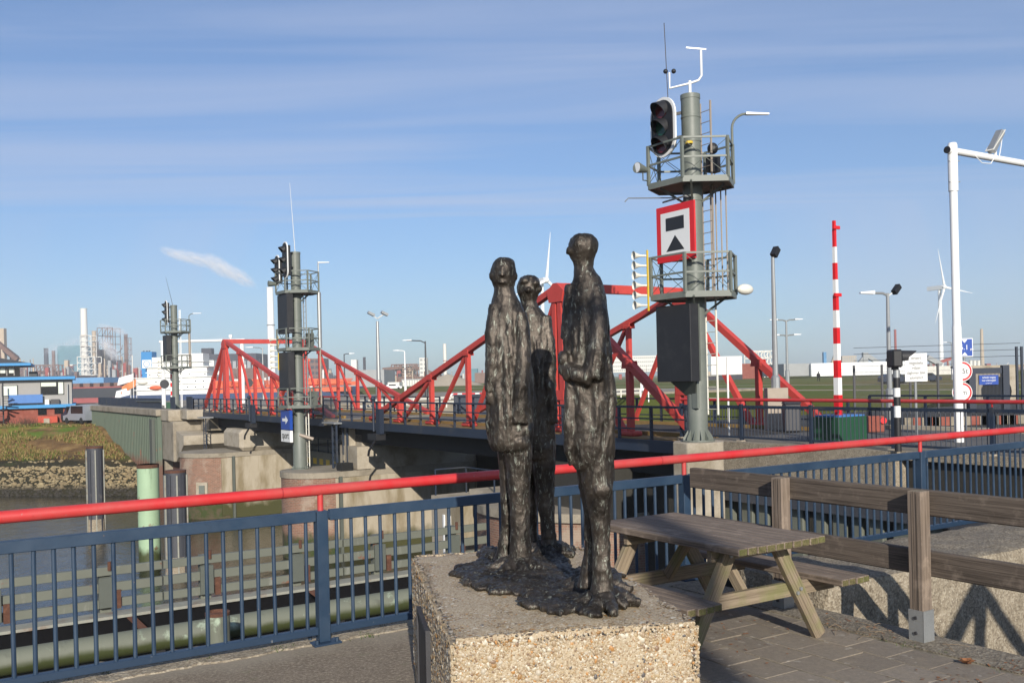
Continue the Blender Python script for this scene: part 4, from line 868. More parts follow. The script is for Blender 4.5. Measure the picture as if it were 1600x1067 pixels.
    MB().cyl(zz + e2 * .6 + Vector((0, 0, -.5)), zz + e2 * .66 + Vector((0, 0, 1.65)), .012, n=5).build('antenna', 'steel_dark', r)
    q = cam2st(.62, .2); MB().box(q[0] - .16, q[0] + .16, q[1] - .12, q[1] + .12, 7.3, 7.75).ell((q[0], q[1], 7.95), (.15, .15, .16), 10, 7).build('camera_unit', 'black_paint', r)
    MB().lathe([(.10, -.03), (.10, .03)], 12, cam2st(-.12, -.33)).build('cable_coil', 'yellow', r, loc=(0, 0, 8.0))
    MB().box(-.3, -.2, -.34, -.12, 4.95, 5.6).build('junction_box', 'galv', r)
    p = thing('plinth', 'octagonal concrete plinth standing in the water under the tallest mast', 'plinth', (b.x, b.y, 0)); 
    MB().prism([(.72 * math.cos(PI / 8 + i * PI / 4), .72 * math.sin(PI / 8 + i * PI / 4)) for i in range(8)], -10, -.005).build('shaft', 'concrete_pale', p, bevel=.02)
mast_near()

def mast_mid():
    r = thing('signal_mast', 'grey-green signal mast with blue arrow sign reading sport, on the brick pier', 'signal mast', (-11.45, 51.4, 0))
    column(r, -2.70, 8.85, .265, (7.6, 5.2, 3.2, 1.4, -.9)); MB().lathe([(.25, -2.7), (.36, -2.68), (.36, -1.0), (.25, -.7)], 24).build('foot_sleeve', 'grey_green', r, smooth=True)
    platform(r, 6.72); platform(r, 3.68); platform(r, .62, .95, 1.0)
    signal_head(r, -.75, -.55, 7.35, 9.3, .8); signal_head(r, -.75, .75, 7.1, 8.75, .7)
    board(r, -.72, -.55, .95, 4.5, 6.58, .36, 'box_black'); board(r, -.72, -.55, .95, 1.45, 3.5, .36, 'box_black')
    sg = board(r, -.66, -.42, 1.02, -.62, .42, .16, 'blue_sign', 'arrow_sign')
    x = -.667; yc = .3
    MB().add([(x, yc + .46, -.02), (x, yc - .05, -.02), (x, yc - .05, .14), (x, yc - .46, -.10), (x, yc - .05, -.34), (x, yc - .05, -.18), (x, yc + .46, -.18)], [(0, 1, 2, 3, 4, 5, 6)]).build('arrow', 'white_sign', sg)
    sp = board(r, -.66, -.42, 1.02, -1.28, -.66, .16, 'white_sign', 'text_sign')
    text_mesh('lettering', 'sport', .52, 'black_sign', sp, facing((x - .003, yc, -.93), -1, 0), sx=.95)
    MB().cyl((0, 0, 8.8), (-.1, .3, 12.6), .022, .008, 6).build('antenna', 'galv', r)
    q = Vector((*HEX[5], 3.5)); horns(r, q.x, q.y, 2.72, 6, .30)
    e = Vector(cam2st(1, 0)).to_3d(); q = Vector((*HEX[2], 6.8)); MB().cyl(q, q + Vector((0, 0, 1.55)), .035, n=6).build('lamp_arm', 'galv', r); street_head(r, q + Vector((0, 0, 1.5)), e, .6)
    MB().cyl((*HEX[2], 3.7), (*HEX[2], 6.7), .11, n=10).build('cable_pipe', 'galv', r); MB().cyl((*HEX[2], .7), (*HEX[2], 3.7), .05, n=8).build('cable_pipe', 'galv_brown', r)
    q = Vector((*HEX[5], 7.2)); MB().cyl(q, q + Vector((-.4, 0, 0)), .1, .17, 12).build('floodlight', 'grey_green', r)
    ladder(r, *cam2st(.42, .1), .7, 6.6, 'ladder', 'galv'); ladder(r, *cam2st(.42, .1), -2.6, .4, 'ladder', 'cream')
    MB().cyl((-.1, -.3, -.9), (.55, -.62, -1.15), .09, n=10).build('camera_tube', 'galv_brown', r)
    q = cam2st(.85, -.3); MB().box(q[0] - .2, q[0] + .2, q[1] - .15, q[1] + .15, .62, 1.4).build('cabinet', 'grey_green_dark', r)
    q = cam2st(.7, -.1); MB().box(q[0] - .18, q[0] + .18, q[1] - .15, q[1] + .15, 3.7, 4.5).build('cabinet', 'grey_green_dark', r)
mast_mid()
def mast_far():
    r = thing('signal_mast', 'farthest grey-green signal mast on the left concrete quay', 'signal mast', W(19.1, 82.6, 0))
    column(r, .0, 8.6, .27, (6.9, 5.2, 3.6)); platform(r, 6.38, 1.0, 1.08); platform(r, 3.42, 1.0, 1.08)
    signal_head(r, -.6, .1, 6.95, 9.0, .85)
    board(r, -.74, -.45, .95, 3.95, 6.1, .36, 'box_black')
    MB().cyl((0, .2, 8.5), (-.4, .8, 11.), .02, .008, 5).build('antenna', 'steel_dark', r)
    q = Vector((*HEX[5], 3.5)); horns(r, q.x, q.y, 2.75, 5, .3)
    e = Vector(cam2st(1, 0)).to_3d(); q = Vector((HEX[2][0], HEX[2][1], 6.4)); MB().tube([q, q + Vector((0, 0, 1.3)), q + Vector((0, 0, 1.45)) + e * .15, q + Vector((0, 0, 1.5)) + e * .4], .035, 6).build('lamp_arm', 'grey_green', r); street_head(r, q + Vector((0, 0, 1.5)) + e * .35, e, .7)
    MB().cyl((*HEX[2], 3.45), (*HEX[2], 6.4), .1, n=8).build('cable_pipe', 'galv_brown', r); ladder(r, *cam2st(.45, .1), .1, 8.2, 'ladder', 'white_paint')
mast_far()

# ------------------------------------------------------------------ the two swing bridges
def bridge(name, label, peak, tip, tail, npan, tailv, d0, d1):
    """trusses in planes s = 20.2 and 26.2, peak over the pivot, long arm to tip, short arm to tail"""
    r = thing(name, label, 'bridge', W(0, 0, 0)); zd, zp = -.20, 5.1; ta = .20
    lo, hi = min(d0, d1), max(d0, d1)
    MB().box(19.62, 26.9, lo, hi, -.38, zd).build('deck', 'asphalt', r)
    for s_ in (19.5, 26.92): MB().box(s_, s_ + .10, lo, hi, -.56, zd + .01).build('fascia', 'deck_navy', r)
    for s_ in (20.3, 22.4, 24.3, 26.1): MB().box(s_, s_ + .25, lo + .3, hi - .3, -1.35, -.39).build('girder', 'tar', r)
    for i in range(int((hi - lo) / 2.2)): t = lo + 1 + i * 2.2; MB().box(20.55, 26.1, t, t + .15, -1.0, -.39).build('cross_girder', 'tar', r)
    for a, b in ((19.66, 20.75), (25.7, 26.85)): MB().box(a, b, lo + .1, hi - .1, zd, zd + .035).build('walkway', 'ochre', r)
    MB().box(20.76, 20.9, lo + .1, hi - .1, zd, zd + .16).build('kerb', 'ochre', r); MB().box(25.55, 25.69, lo + .1, hi - .1, zd, zd + .16).build('kerb', 'ochre', r)
    def zc(t): return zp + (.1 - zp) * abs(t - peak) / abs((tip if (t - peak) * (tip - peak) > 0 else tail) - peak)
    for s_ in (20.2, 26.2):
        MB().beam((s_, peak, zp), (s_, tip, zd + .12), .25, .23).build('chord', 'red_truss', r)
        MB().beam((s_, peak, zp), (s_, tail, zd + .12), .25, .23).build('chord', 'red_truss', r)
        sg = 1 if tip > peak else -1
        m = MB(); 
        for q in (-1, 1): m.beam((s_, peak + q * .30, zd), (s_, peak + q * .16, zp - .25), .32, .26, up=(1, 0, 0), w2=.22, h2=.26)
        m.box(s_ - .15, s_ + .15, peak - .35, peak + .35, 1.0, 1.35); m.build('mast', 'red_truss', r)
        g = MB(); pr = [(peak - .40, zp - .55), (peak + .40, zp - .55), (peak + .52, zp - .16), (peak + .12, zp + .14), (peak - .12, zp + .14), (peak - .52, zp - .16)]
        g.add([(s_ - .17, a, b) for a, b in pr] + [(s_ + .17, a, b) for a, b in pr], [tuple(range(6))[::-1], tuple(range(6, 12))] + [(i, (i + 1) % 6, 6 + (i + 1) % 6, 6 + i) for i in range(6)]); g.build('apex_plate', 'red_truss', r)
        pan = (tip - peak) / npan; base = []
        for i in range(1, npan):
            t = peak + pan * i; MB().beam((s_, t, zd), (s_, t, zc(t) - .12), .19, .19, up=(1, 0, 0)).build('vertical', 'red_truss', r); base.append(t)
            tp = peak + pan * (i - 1); zt = zc(tp) - .3 if i > 1 else zp - .4
            MB().beam((s_, tp + pan * .06, zt), (s_, t - pan * .07, zd + .05), .14, .14).build('diagonal', 'red_truss', r)
        MB().beam((s_, tailv, zd), (s_, tailv, zc(tailv) - .12), .19, .19, up=(1, 0, 0)).build('vertical', 'red_truss', r)
        MB().beam((s_, peak + (tailv - peak) * .07, zp - .4), (s_, tailv - (tailv - peak) * .08, zd + .05), .2, .2).build('diagonal', 'red_truss', r)
        gp = MB().prism([(-.26, -.13), (.26, -.13), (.22, .12), (-.22, .12)], -.012, .012).mesh('gusset_plate', 'red_truss'); bt = MB().cyl((0, 0, 0), (0, 0, .02), .022, n=6).mesh('bolt', 'red_truss')
        for t in base + [tailv]:
            for sd in (-1, 1):
                o = link('gusset_plate', gp, r); o.matrix_local = Matrix.Translation((s_ + sd * .134, t, zc(t) - .14)) @ Matrix(((0, 0, sd, 0), (sd, 0, 0, 0), (0, 1, 0, 0), (0, 0, 0, 1)))
                if sd < 0:
                    for bx_ in (-.18, -.07, .07, .18): b_ = link('bolt', bt, o, (bx_, -.04, .012))
        sh = MB().box(-.22, .22, -.36, .36, 0, .16).mesh('truss_shoe', 'red_truss', bevel=.05)
        for t in base + [tailv, peak]: link('truss_shoe', sh, r, (s_, t, zd + .036))
    MB().beam((20.37, peak, zp - .02), (26.03, peak, zp - .02), .3, .32).build('portal_beam', 'red_truss', r)
    for s_ in (19.56, 26.86):
        n = int((hi - lo) / 1.55); post = MB().beam((0, 0, -.42), (0, 0, .82), .07, .09).mesh('railing_post', 'deck_navy')
        for i in range(n + 1): link('railing_post', post, r, (s_, lo + .1 + (hi - lo - .2) * i / n, 0))
        for z, k in ((.83, .07), (.47, .045), (.14, .045)): MB().beam((s_ - .045, lo, z), (s_ - .045, hi, z), k, k).build('railing_rail', 'deck_navy', r)
    return r
b1 = bridge('swing_bridge', 'red truss swing bridge on the right with its peak behind the bronze figures', 28.6, 45.5, 21.5, 5, 24.65, 21.2, 48.2)
b2 = bridge('swing_bridge', 'farther red truss swing bridge on the left with the ship behind it', 71.6, 50.7, 78.0, 6, 74.9, 50.4, 78.8)
def nose_gear(br, t):
    MB().box(19.25, 19.48, t - .22, t + .2, -.7, .5).build('lock_gear', 'navy_dark', br); MB().cyl((19.35, t + .7, -.6), (19.35, t + .7, 1.0), .06, n=10).build('gear_post', 'deck_navy', br); MB().ell((19.35, t + .7, 1.0), (.13, .13, .13), 10, 6).build('gear_cap', 'deck_navy', br)
    MB().box(19.1, 19.6, t - .1, t + .9, -1.0, -.7).tube([(19.1, t, -1.), (18.9, t + .3, -1.5), (18.9, t + .4, -1.75)], .06, 6).build('lock_pin', 'black_paint', br)
nose_gear(b1, 42.6); nose_gear(b2, 62.6)

# ------------------------------------------------------------------ structures between the bridges
def pier_bits():
    r = thing('access_gantry', 'dark blue lattice ladder tower on the brick pier by the bridge gap', 'gantry', W(19.55, 48.15, 0))
    for a, b in ((-.3, -.28), (-.3, .28), (.3, -.28), (.3, .28)): MB().beam((a, b, -2.72), (a, b, -.35), .09, .09).build('leg', 'deck_navy', r)
    for i in range(6):
        z = -2.5 + i * .38; MB().beam((-.3, -.28, z), (-.3, .28, z), .03, .04).build('rung', 'deck_navy', r); MB().beam((-.3, -.28, z), (-.3, .28, z + .33), .02, .03).build('diagonal', 'deck_navy', r)
    MB().box(-.5, .45, -.45, 1.3, -.36, -.28).build('platform', 'galv', r)
    g = thing('gap_railing', 'navy bar railing on the fixed pier between the two red bridges', 'railing', W(19.5, 48.3, 0))
    MB().box(0, 7.4, 0, 2.0, -.5, -.18).build('landing', 'concrete', g)
    bar = MB().cyl((0, 0, -.1), (0, 0, .9), .012, n=5).mesh('bar', 'deck_navy')
    for i in range(16): link('bar', bar, g, (0, .08 + i * .122, 0))
    for z in (-.08, .9): MB().beam((0, 0, z), (0, 1.98, z), .05, .05).build('rail', 'deck_navy', g)
    MB().cyl((0, 0, 1.06), (0, 2.0, 1.06), .04, n=8).build('handrail', 'red_rail', g)
    r = thing('ladder_platform', 'small dark ladder and platform below the far red bridge', 'ladder', W(18.9, 72.9, 0))
    for a in (-.3, .3): MB().beam((0, a, -3.0), (0, a, -.6), .06, .06).build('side_rail', 'deck_navy', r)
    for i in range(8): MB().beam((0, -.3, -2.9 + i * .3), (0, .3, -2.9 + i * .3), .03, .03).build('rung', 'deck_navy', r)
    MB().box(-.3, .5, -.6, .9, -.58, -.5).build('platform', 'galv', r)
    r = thing('lock_gate', 'grey-green steel lock gate with yellow rectangles between the piers', 'gate', W(24.0, 50.7, 0))
    MB().box(0, .8, 0, 15.0, -10, -2.9).build('gate_leaf', 'green_gate', r)
    for i in range(12): MB().box(-.012, -.002, .7 + i * 1.2, 1.35 + i * 1.2, -3.75, -3.35).build('yellow_mark', 'yellow', r)
    for z in (-2.0, -2.45): MB().beam((.1, 0, z), (.1, 15, z), .05, .05).build('rail', 'navy_dark', r)
    for i in range(9): MB().beam((.1, i * 1.8, -2.9), (.1, i * 1.8, -2.0), .05, .05).build('rail_post', 'navy_dark', r)
    MB().box(-.9, 0, 12.8, 15.0, -10, -4.3).build('gate_foot', 'green_gate', r); MB().box(-.92, -.902, 13.0, 14.7, -6.2, -5.0).build('gate_window', 'dark_void', r)
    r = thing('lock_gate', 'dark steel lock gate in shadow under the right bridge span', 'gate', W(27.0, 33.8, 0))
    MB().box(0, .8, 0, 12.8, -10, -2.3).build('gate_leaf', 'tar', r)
    r = thing('mooring_recess', 'pale concrete pillar with white ladder strips on the near pier edge', 'pillar', W(18.25, 32.9, 0))
    MB().box(-.6, 1.5, -1.4, 1.2, -10, -2.75).build('pillar', 'lock_concrete', r)
    MB().beam((-.64, .1, -3.4), (-.64, .1, -9), .12, .05).beam((-.64, -.4, -3.4), (-.64, -.4, -9), .06, .05).build('ladder_strip', 'white_paint', r)
    for a, b in ((-.5, 1.0), (.9, 1.0), (.9, -1.2)): MB().beam((a, b, -2.75), (a, b, -1.7), .05, .05).build('rail_post', 'deck_navy', r)
    MB().beam((-.5, 1.0, -1.72), (.9, 1.0, -1.72), .05, .05).beam((.9, 1.0, -1.72), (.9, -1.2, -1.72), .05, .05).build('rail', 'deck_navy', r)
pier_bits()

# ------------------------------------------------------------------ left quay wall
def far_wall():
    r = thing('sheet_pile_wall', 'grey-green corrugated steel sheet pile wall with concrete cap on the left', 'quay wall', W(17.45, 80.6, 0))
    n = 52; pl = MB().add([(.05, 0, 0), (.05, .20, 0), (-.26, .36, 0), (-.26, .72, 0), (.05, .88, 0), (.05, 1.06, 0), (.05, 0, 1), (.05, .20, 1), (-.26, .36, 1), (-.26, .72, 1), (.05, .88, 1), (.05, 1.06, 1)], [(i, 6 + i, 7 + i, 1 + i) for i in range(5)]).mesh('sheet_pile', 'sheet_pile')
    for i in range(n):
        o = link('sheet_pile', pl, r, (0, i * .69, -9.2)); o.scale = (1, .651, 8.8)
    MB().box(-.4, .5, -.02, 36.2, -.52, -.0).build('cap', 'concrete', r, bevel=.04)
    MB().box(-.45, -.2, 1.4, 2.4, -9, -.8).build('corner_pile', 'grey_green_dark', r)
    r = thing('far_abutment', 'stepped concrete bridge abutment under the farthest signal mast', 'abutment', W(17.4, 76.6, 0))
    MB().box(.1, 6, 0.2, 4.0, -4.0, -.9).build('block', 'concrete', r, bevel=.05); MB().box(0, 6, 1.2, 4.0, -.9, .0).build('upper_block', 'concrete_pale', r, bevel=.05)
    MB().prism([(.9, -.9), (2.9, -.9), (2.9, 1.6), (.9, 1.6)], -.75, .0).build('mast_seat', 'concrete_pale', r, bevel=.06)
    MB().add([(.3, 0.2, -4), (.3, .2, -1.6), (.3, -2.2, -1.9), (.3, -2.2, -2.6), (5, 0.2, -4), (5, .2, -1.6), (5, -2.2, -1.9), (5, -2.2, -2.6)], [(0, 1, 2, 3), (7, 6, 5, 4), (0, 4, 5, 1), (1, 5, 6, 2), (2, 6, 7, 3), (3, 7, 4, 0)]).build('corbel', 'concrete_pale', r)
    MB().box(.8, 6, .4, 3.6, -10, -4).build('rust_wall', 'rust', r); MB().box(2.2, 6, -2.3, 4, -1.6, -.1).build('bearing_wall', 'concrete', r)
    r = thing('quay_parapet', 'solid navy blue steel parapet panels along the left quay top', 'parapet', W(18.3, 80.2, 0))
    for i in range(12): MB().box(0, .06, 4.2 + i * 2.6, 6.72 + i * 2.6, .04, .85).build('panel', 'deck_navy', r)
    MB().box(0, .06, -.6, .9, .04, 1.0).box(.9, .96, -2.5, -.7, .04, 1.0).build('end_panel', 'deck_navy', r)
    MB().cyl((-.1, 4, .6), (-.1, 14, .55), .05, n=6).build('pipe', 'grey_green_dark', r)
far_wall()

# ------------------------------------------------------------------ dolphins and the fender guide in the water
def piles():
    def dark(px, py_top, Y, w, label):
        b = at(px, py_top, Y); z1 = b.z; r = thing('mooring_pile', label, 'pile', (b.x, b.y, -7.2), EA, 'mooring piles in the canal')
        h = z1 + 7.2; MB().cyl((0, 0, -2), (0, 0, h), w / 2, n=20).build('shaft', 'dark_steel', r, smooth=True); MB().cyl((0, 0, h), (0, 0, h + .12), w * .50, n=20).build('cap', 'rust', r)
        for k in range(10):
            a = k * PI / 5 + .2; MB().beam((w * .515 * math.cos(a), w * .515 * math.sin(a), 0.), (w * .515 * math.cos(a), w * .515 * math.sin(a), h - .1), .07, .09, up=(math.cos(a), math.sin(a), 0)).build('fender_strip', 'strip_pale' if k % 2 else 'dark_steel', r)
        MB().cyl((0, 0, 0), (0, 0, .9), w * .56, w * .52, 16).build('growth', 'concrete_rough', r)
    dark(148, 700, 60, 1.0, 'dark strip-clad mooring pile nearest the grass bank'); dark(274, 738, 46, 1.0, 'dark strip-clad mooring pile right of the pale green pile')
    b = at(231, 725, 48); r = thing('mooring_pile', 'pale green steel mooring pile between the two dark piles', 'pile', (b.x, b.y, -7.2), EA, 'mooring piles in the canal')
    h = b.z + 7.2; MB().cyl((0, 0, -2), (0, 0, h), .52, n=24).build('shaft', 'pile_green', r, smooth=True); MB().cyl((0, 0, h - .18), (0, 0, h), .53, n=24).build('collar', 'rust', r, smooth=True)
    b = at(340, 960, 24.5); r = thing('bollard_pile', 'short rusty mossy pile close to the quay railing', 'pile', (b.x, b.y, 0)); MB().cyl((0, 0, -10), (0, 0, b.z), .30, n=18).build('shaft', 'pipe_green', r, smooth=True); MB().lathe([(.24, b.z - .02), (.31, b.z), (.31, b.z + .08), (.22, b.z + .1), (.2, b.z + .02)], 18).build('rim', 'rust', r)
piles()
def fender_guide():
    r = thing('fender_guide', 'long low grey-green steel fender guide with rusty fixings in the water', 'fender', W(0, 29.0, 0))
    a, b = -16., 17.2
    for z, h in ((-3.32, .24), (-3.78, .26), (-4.22, .24)):
        x = a
        while x < b:
            L = 5.55; MB().box(x + .02, min(x + L - .02, b), -.14, .0, z - h / 2, z + h / 2).build('fender_beam', 'fender_green', r, bevel=.012); x += L
    MB().box(a, b, -.62, .02, -4.56, -4.48).build('walkway', 'strip_pale', r); MB().box(a, b, -.5, -.1, -5.05, -4.57).build('walkway_girder', 'black_matt', r)
    x = a + 1.2
    while x < b:
        MB().beam((x, .12, -9), (x, .12, -3.2), .26, .3).build('post', 'fender_green', r); MB().box(x - .2, x + .18, -.24, -.14, -4.32, -3.48).build('bracket', 'grey_green_dark', r, bevel=.01)
        for z in (-4.0, -4.25): MB().box(x + .22, x + .38, -.22, -.14, z - .12, z + .14).build('rusty_plate', 'rust', r)
        MB().cyl((x + .1, -.15, -3.3), (x + .1, -.15, -3.05), .05, n=8).build('bolt', 'rust', r)
        x += 2.78
    r = thing('floating_boom', 'mossy pale green steel pipe lying along the fender guide', 'pipe', W(0, 27.3, 0))
    MB().cyl((a, 0, -5.02), (b - 1, 0, -5.02), .33, n=24).build('pipe', 'pipe_green', r, smooth=True)
    x = a + .6
    while x < b - 2:
        MB().beam((x, .1, -4.78), (x - .25, .75, -4.5), .22, .03).build('strap', 'rust', r); MB().beam((x + .3, .0, -9), (x + .3, 0, -5.0), .3, .3).build('support', 'black_paint', r); x += 5.2
    MB().box(a, b - 1, -.3, .3, -8, -5.42).build('timber_fender', 'tar', r)  # black box added to stand for the shaded gap below the pipe
fender_guide()
def bank_piles():
    rr = random.Random(2)
    r = thing('pile_row', 'row of olive steel piles against the dark bank wall behind the railing', 'pile wall', W(18.9, 8.0, 0))
    t = 0.
    while t < 12:
        w = rr.uniform(.28, .5); MB().box(0, .25, t, t + w, -10, -1.6).build('pile', 'fender_green', r, bevel=.02); t += w + rr.uniform(.16, .34)
    MB().box(-.25, .4, -.4, 12.3, -1.6, -1.35).build('waling', 'dark_steel', r)
bank_piles()
# ------------------------------------------------------------------ the road side on the right
def approach_railing():
    r = thing('road_railing', 'navy bar railing with a dark red handrail along the bridge approach road', 'railing', W(20.2, 0, 0))
    t0, n, L = 22.2, 7, 2.5; post = MB().box(-.045, .045, -.045, .045, -.13, .93).mesh('post', 'deck_navy'); bar = MB().cyl((0, 0, .0), (0, 0, .82), .012, n=5).mesh('bar', 'deck_navy'); pl = MB().box(-.12, .12, -.1, .1, -.13, -.1).mesh('foot_plate', 'concrete_pale'); stub = MB().cyl((0, 0, .9), (0, 0, 1.02), .02, n=6).mesh('stub', 'red_dark')
    for k in range(n + 1):
        t = t0 - k * L; link('post', post, r, (0, t, 0)); link('foot_plate', pl, r, (0, t, 0)); link('stub', stub, r, (0, t, 0))
        if k == n: break
        for z, h in ((.85, .08), (-.02, .06)): MB().box(-.022, .022, t - L + .05, t - .05, z - h / 2, z + h / 2).build('panel_bar', 'deck_navy', r)
        for i in range(19): link('bar', bar, r, (0, t - L * (i + 1) / 20, 0))
    MB().cyl((0, t0, 1.05), (0, t0 - n * L, 1.05), .045, n=10).build('handrail', 'red_rail', r, smooth=True)
    r = thing('far_road_railing', 'thin dark railing along the far side of the approach road', 'railing', W(27.6, 0, 0))
    for z in (.95, .5): MB().beam((0, 21, z), (0, 10.5, z), .06, .06).build('rail', 'navy_dark', r)
    for i in range(6): MB().beam((0, 21 - i * 2.1, 0), (0, 21 - i * 2.1, .95), .07, .07).build('post', 'navy_dark', r)
approach_railing()

def rp(px, py, Y): return at(px, py, Y)
def gantry():
    b = at(1499, 703, 25); r = thing('height_gantry', 'white tubular height gantry with a long horizontal arm over the road', 'gantry', (b.x, b.y, -.12)); zt = at(1488, 236, 25).z + .12
    MB().lathe([(.115, 0), (.115, 3.0), (.100, 3.05), (.100, zt - 1.05)], 20).build('post', 'white_paint', r, smooth=True)
    MB().lathe([(.122, zt - 1.05), (.122, zt + .14), (.10, zt + .2)], 20).build('sleeve', 'white_paint', r, smooth=True)
    MB().cyl((-.22, 0, zt), (11, 0, zt), .09, n=16).build('arm', 'white_paint', r, smooth=True); MB().cyl((-.245, 0, zt), (-.215, 0, zt), .092, n=16).build('end_cap', 'black_paint', r, smooth=True)
    for z in (zt - .28, zt - .82):
        for a in (-.9, .9, PI): MB().cyl((.11 * math.cos(a), .11 * math.sin(a), z), (.17 * math.cos(a), .17 * math.sin(a), z), .014, n=6).build('bolt', 'galv', r)
    x = 1.9; c = Vector((x, -.05, zt + .44))
    u = Vector((.62, 0, .78)); k = MB().beam(c - u * .38, c + u * .38, .2, .16).build('camera_housing', 'galv', r, bevel=.01); MB().beam(c + u * .36 + Vector((.06, 0, .05)), c - u * .42 + Vector((-.06, 0, .05)), .24, .015, up=(-.78, 0, .62)).build('sun_shield', 'cream', k)
    MB().cyl((x + .05, 0, zt + .08), (x + .05, 0, zt + .32), .035, n=8).build('camera_foot', 'white_paint', r); MB().tube([(x + .3, -.05, zt + .6), (x + .18, -.09, zt + .35), (x + .05, -.1, zt)], .012, 5).build('cable', 'white_paint', r)
    MB().tube([(x - .1, -.1, zt + .05), (x - .35, -.1, zt - .2), (x - .75, -.1, zt - .22), (x - 1.0, -.08, zt - .06)], .012, 5).build('loop_cable', 'white_paint', r)
    for a in (x + .12, x + .2): MB().lathe([(.094, 0), (.096, .012)], 14).build('clamp', 'galv', r)
    # traffic signs further back, seen beside the pole
    c = at(1508, 560, 27); rs_ = thing('sign_post', 'blue height sign above two round red-rimmed signs beside the white gantry pole', 'traffic sign', (c.x, c.y, -.12), 0)
    def L(px, py): p = at(px, py, 27); return Vector((p.x - c.x, 0, p.z + .12))
    MB().cyl((0, .06, 0), (0, .06, L(1505, 530).z), .03, n=8).build('post', 'galv', rs_)
    a, b2 = L(1493, 529), L(1520, 557); bx = MB().box(a.x, b2.x, -.01, .01, b2.z, a.z).build('height_sign', 'white_sign', rs_); MB().box(a.x + .02, b2.x - .02, -.015, -.011, b2.z + .02, a.z - .02).build('sign_face', 'blue_sign', bx)
    xc = (a.x + b2.x) / 2 ; zc = (a.z + b2.z) / 2
    text_mesh('lettering', '5.1', .2, 'white_sign', bx, facing((xc - .01, -.018, zc), 0, -1), .002); text_mesh('lettering', 'm', .13, 'white_sign', bx, facing((xc + .2, -.018, zc - .05), 0, -1), .002)
    for sg in (1, -1): zz = zc + sg * .22; MB().add([(xc - .08, -.018, zz), (xc + .08, -.018, zz), (xc, -.018, zz - sg * .09)], [(0, 1, 2)]).build('triangle', 'white_sign', bx)
    for py, tx in ((580, '3.5t'), (613, '2m')):
        q = L(1503, py); d = .285
        s1 = MB().cyl((q.x, 0, q.z), (q.x, -.015, q.z), d, n=32).build('round_sign', 'white_sign', rs_); MB().cyl((q.x, -.016, q.z), (q.x, -.02, q.z), d * .93, n=32).build('red_ring', 'red_sign', s1); MB().cyl((q.x, -.021, q.z), (q.x, -.025, q.z), d * .74, n=32).build('white_disc', 'white_sign', s1)
        text_mesh('lettering', tx, .22, 'black_sign', s1, facing((q.x, -.028, q.z), 0, -1), .002, sx=.9)
gantry()

def barrier_etc():
    b = at(1311, 690, 26.5); r = thing('barrier', 'upright red and white striped barrier arm on a dark green cabinet', 'barrier', (b.x, b.y, -.12), EA)
    MB().box(-.55, .62, -.45, .45, .0, .68).build('cabinet', 'green_box', r, bevel=.02); MB().box(-.5, .58, -.4, .4, .68, .72).build('cabinet_lid', 'panel_blue', r)
    ys = [345, 359, 386, 411, 437, 462, 485, 512, 537, 563, 590, 617, 655]; zt = lambda y: at(1308, y, 26.5).z + .12
    for i in range(len(ys) - 1):
        w = .072 + .0085 * i; MB().beam((0, 0, zt(ys[i + 1])), (0, 0, zt(ys[i])), w, w).build('arm_stripe', ('red_sign', 'white_sign')[(i + (1 if i else 0)) % 2] if i else 'red_sign', r)
    for y in (356, 461): MB().beam((-.12, -.06, zt(y)), (.14, -.06, zt(y)), .06, .09).build('warning_lamp', 'red_sign', r)
    b = at(1403, 692, 22.6); r = thing('warning_light', 'black hooded warning light on a black and white banded post', 'signal light', (b.x, b.y, -.12), 0)
    f = lambda y: at(1400, y, 22.6).z + .12; zs = [0, f(652), f(634), f(620), f(606), f(590), f(578)]
    for i in range(len(zs) - 1): MB().cyl((0, 0, zs[i]), (0, 0, zs[i + 1]), .078, n=14).build('band', ('black_paint', 'white_sign', 'black_paint', 'white_sign', 'black_paint', 'galv')[i], r, smooth=True)
    h = MB().box(-.16, .09, -.2, .2, zs[-1] + .06, zs[-1] + .48).build('housing', 'black_paint', r, bevel=.04); MB().cyl((-.03, 0, zs[-1]), (-.03, 0, zs[-1] + .07), .085, n=10).build('neck', 'black_paint', r)
    vs = []; fs = []; m = 16; z = zs[-1] + .29
    for j in range(m + 1):
        a = -.5 + (PI + 1.0) * j / m; vs += [(.09, .17 * math.cos(a), z + .17 * math.sin(a)), (.24 + .24 * max(0, math.sin(a)), .155 * math.cos(a), z + .155 * math.sin(a))]
    for j in range(m): fs.append((2 * j, 2 * j + 1, 2 * j + 3, 2 * j + 2))
    MB().add(vs, fs).build('hood', 'box_black', h, smooth=True)
    c = at(1431, 574, 24.5); r = thing('text_sign', 'white sign with grey Dutch text about barriers lowering automatically', 'sign', (c.x, c.y, -.12), 0)
    w, hh = .285, .36; zc = c.z + .12; bx = MB().box(-w, w, -.012, .012, zc - hh, zc + hh).build('panel', 'white_sign', r, bevel=.004); MB().cyl((0, .05, 0), (0, .05, zc + hh + .06), .035, n=8).build('post', 'galv', r)
    for i, tx in enumerate(('verkeerd', 'weggedeelte', 'vrijlaten', 'slagbomen dalen', 'automatisch')): text_mesh('lettering', tx, .115, 'black_sign', bx, facing((0, -.016, zc + .24 - i * .125), 0, -1), .001, sx=.62)
    c = at(1135, 571, 29.); r = thing('road_sign', 'blank white rectangular sign seen from behind on a slim white post', 'sign', (c.x, c.y, -.12), 0)
    zc = c.z + .12; MB().box(-.47, .47, -.01, .02, zc - .28, zc + .28).build('panel', 'galv', r); MB().box(-.45, .45, -.014, -.011, zc - .26, zc + .26).build('panel_back', 'white_sign', r); MB().cyl((.02, -.04, 0), (.02, -.04, zc + .26), .03, n=8).build('post', 'white_paint', r)
barrier_etc()

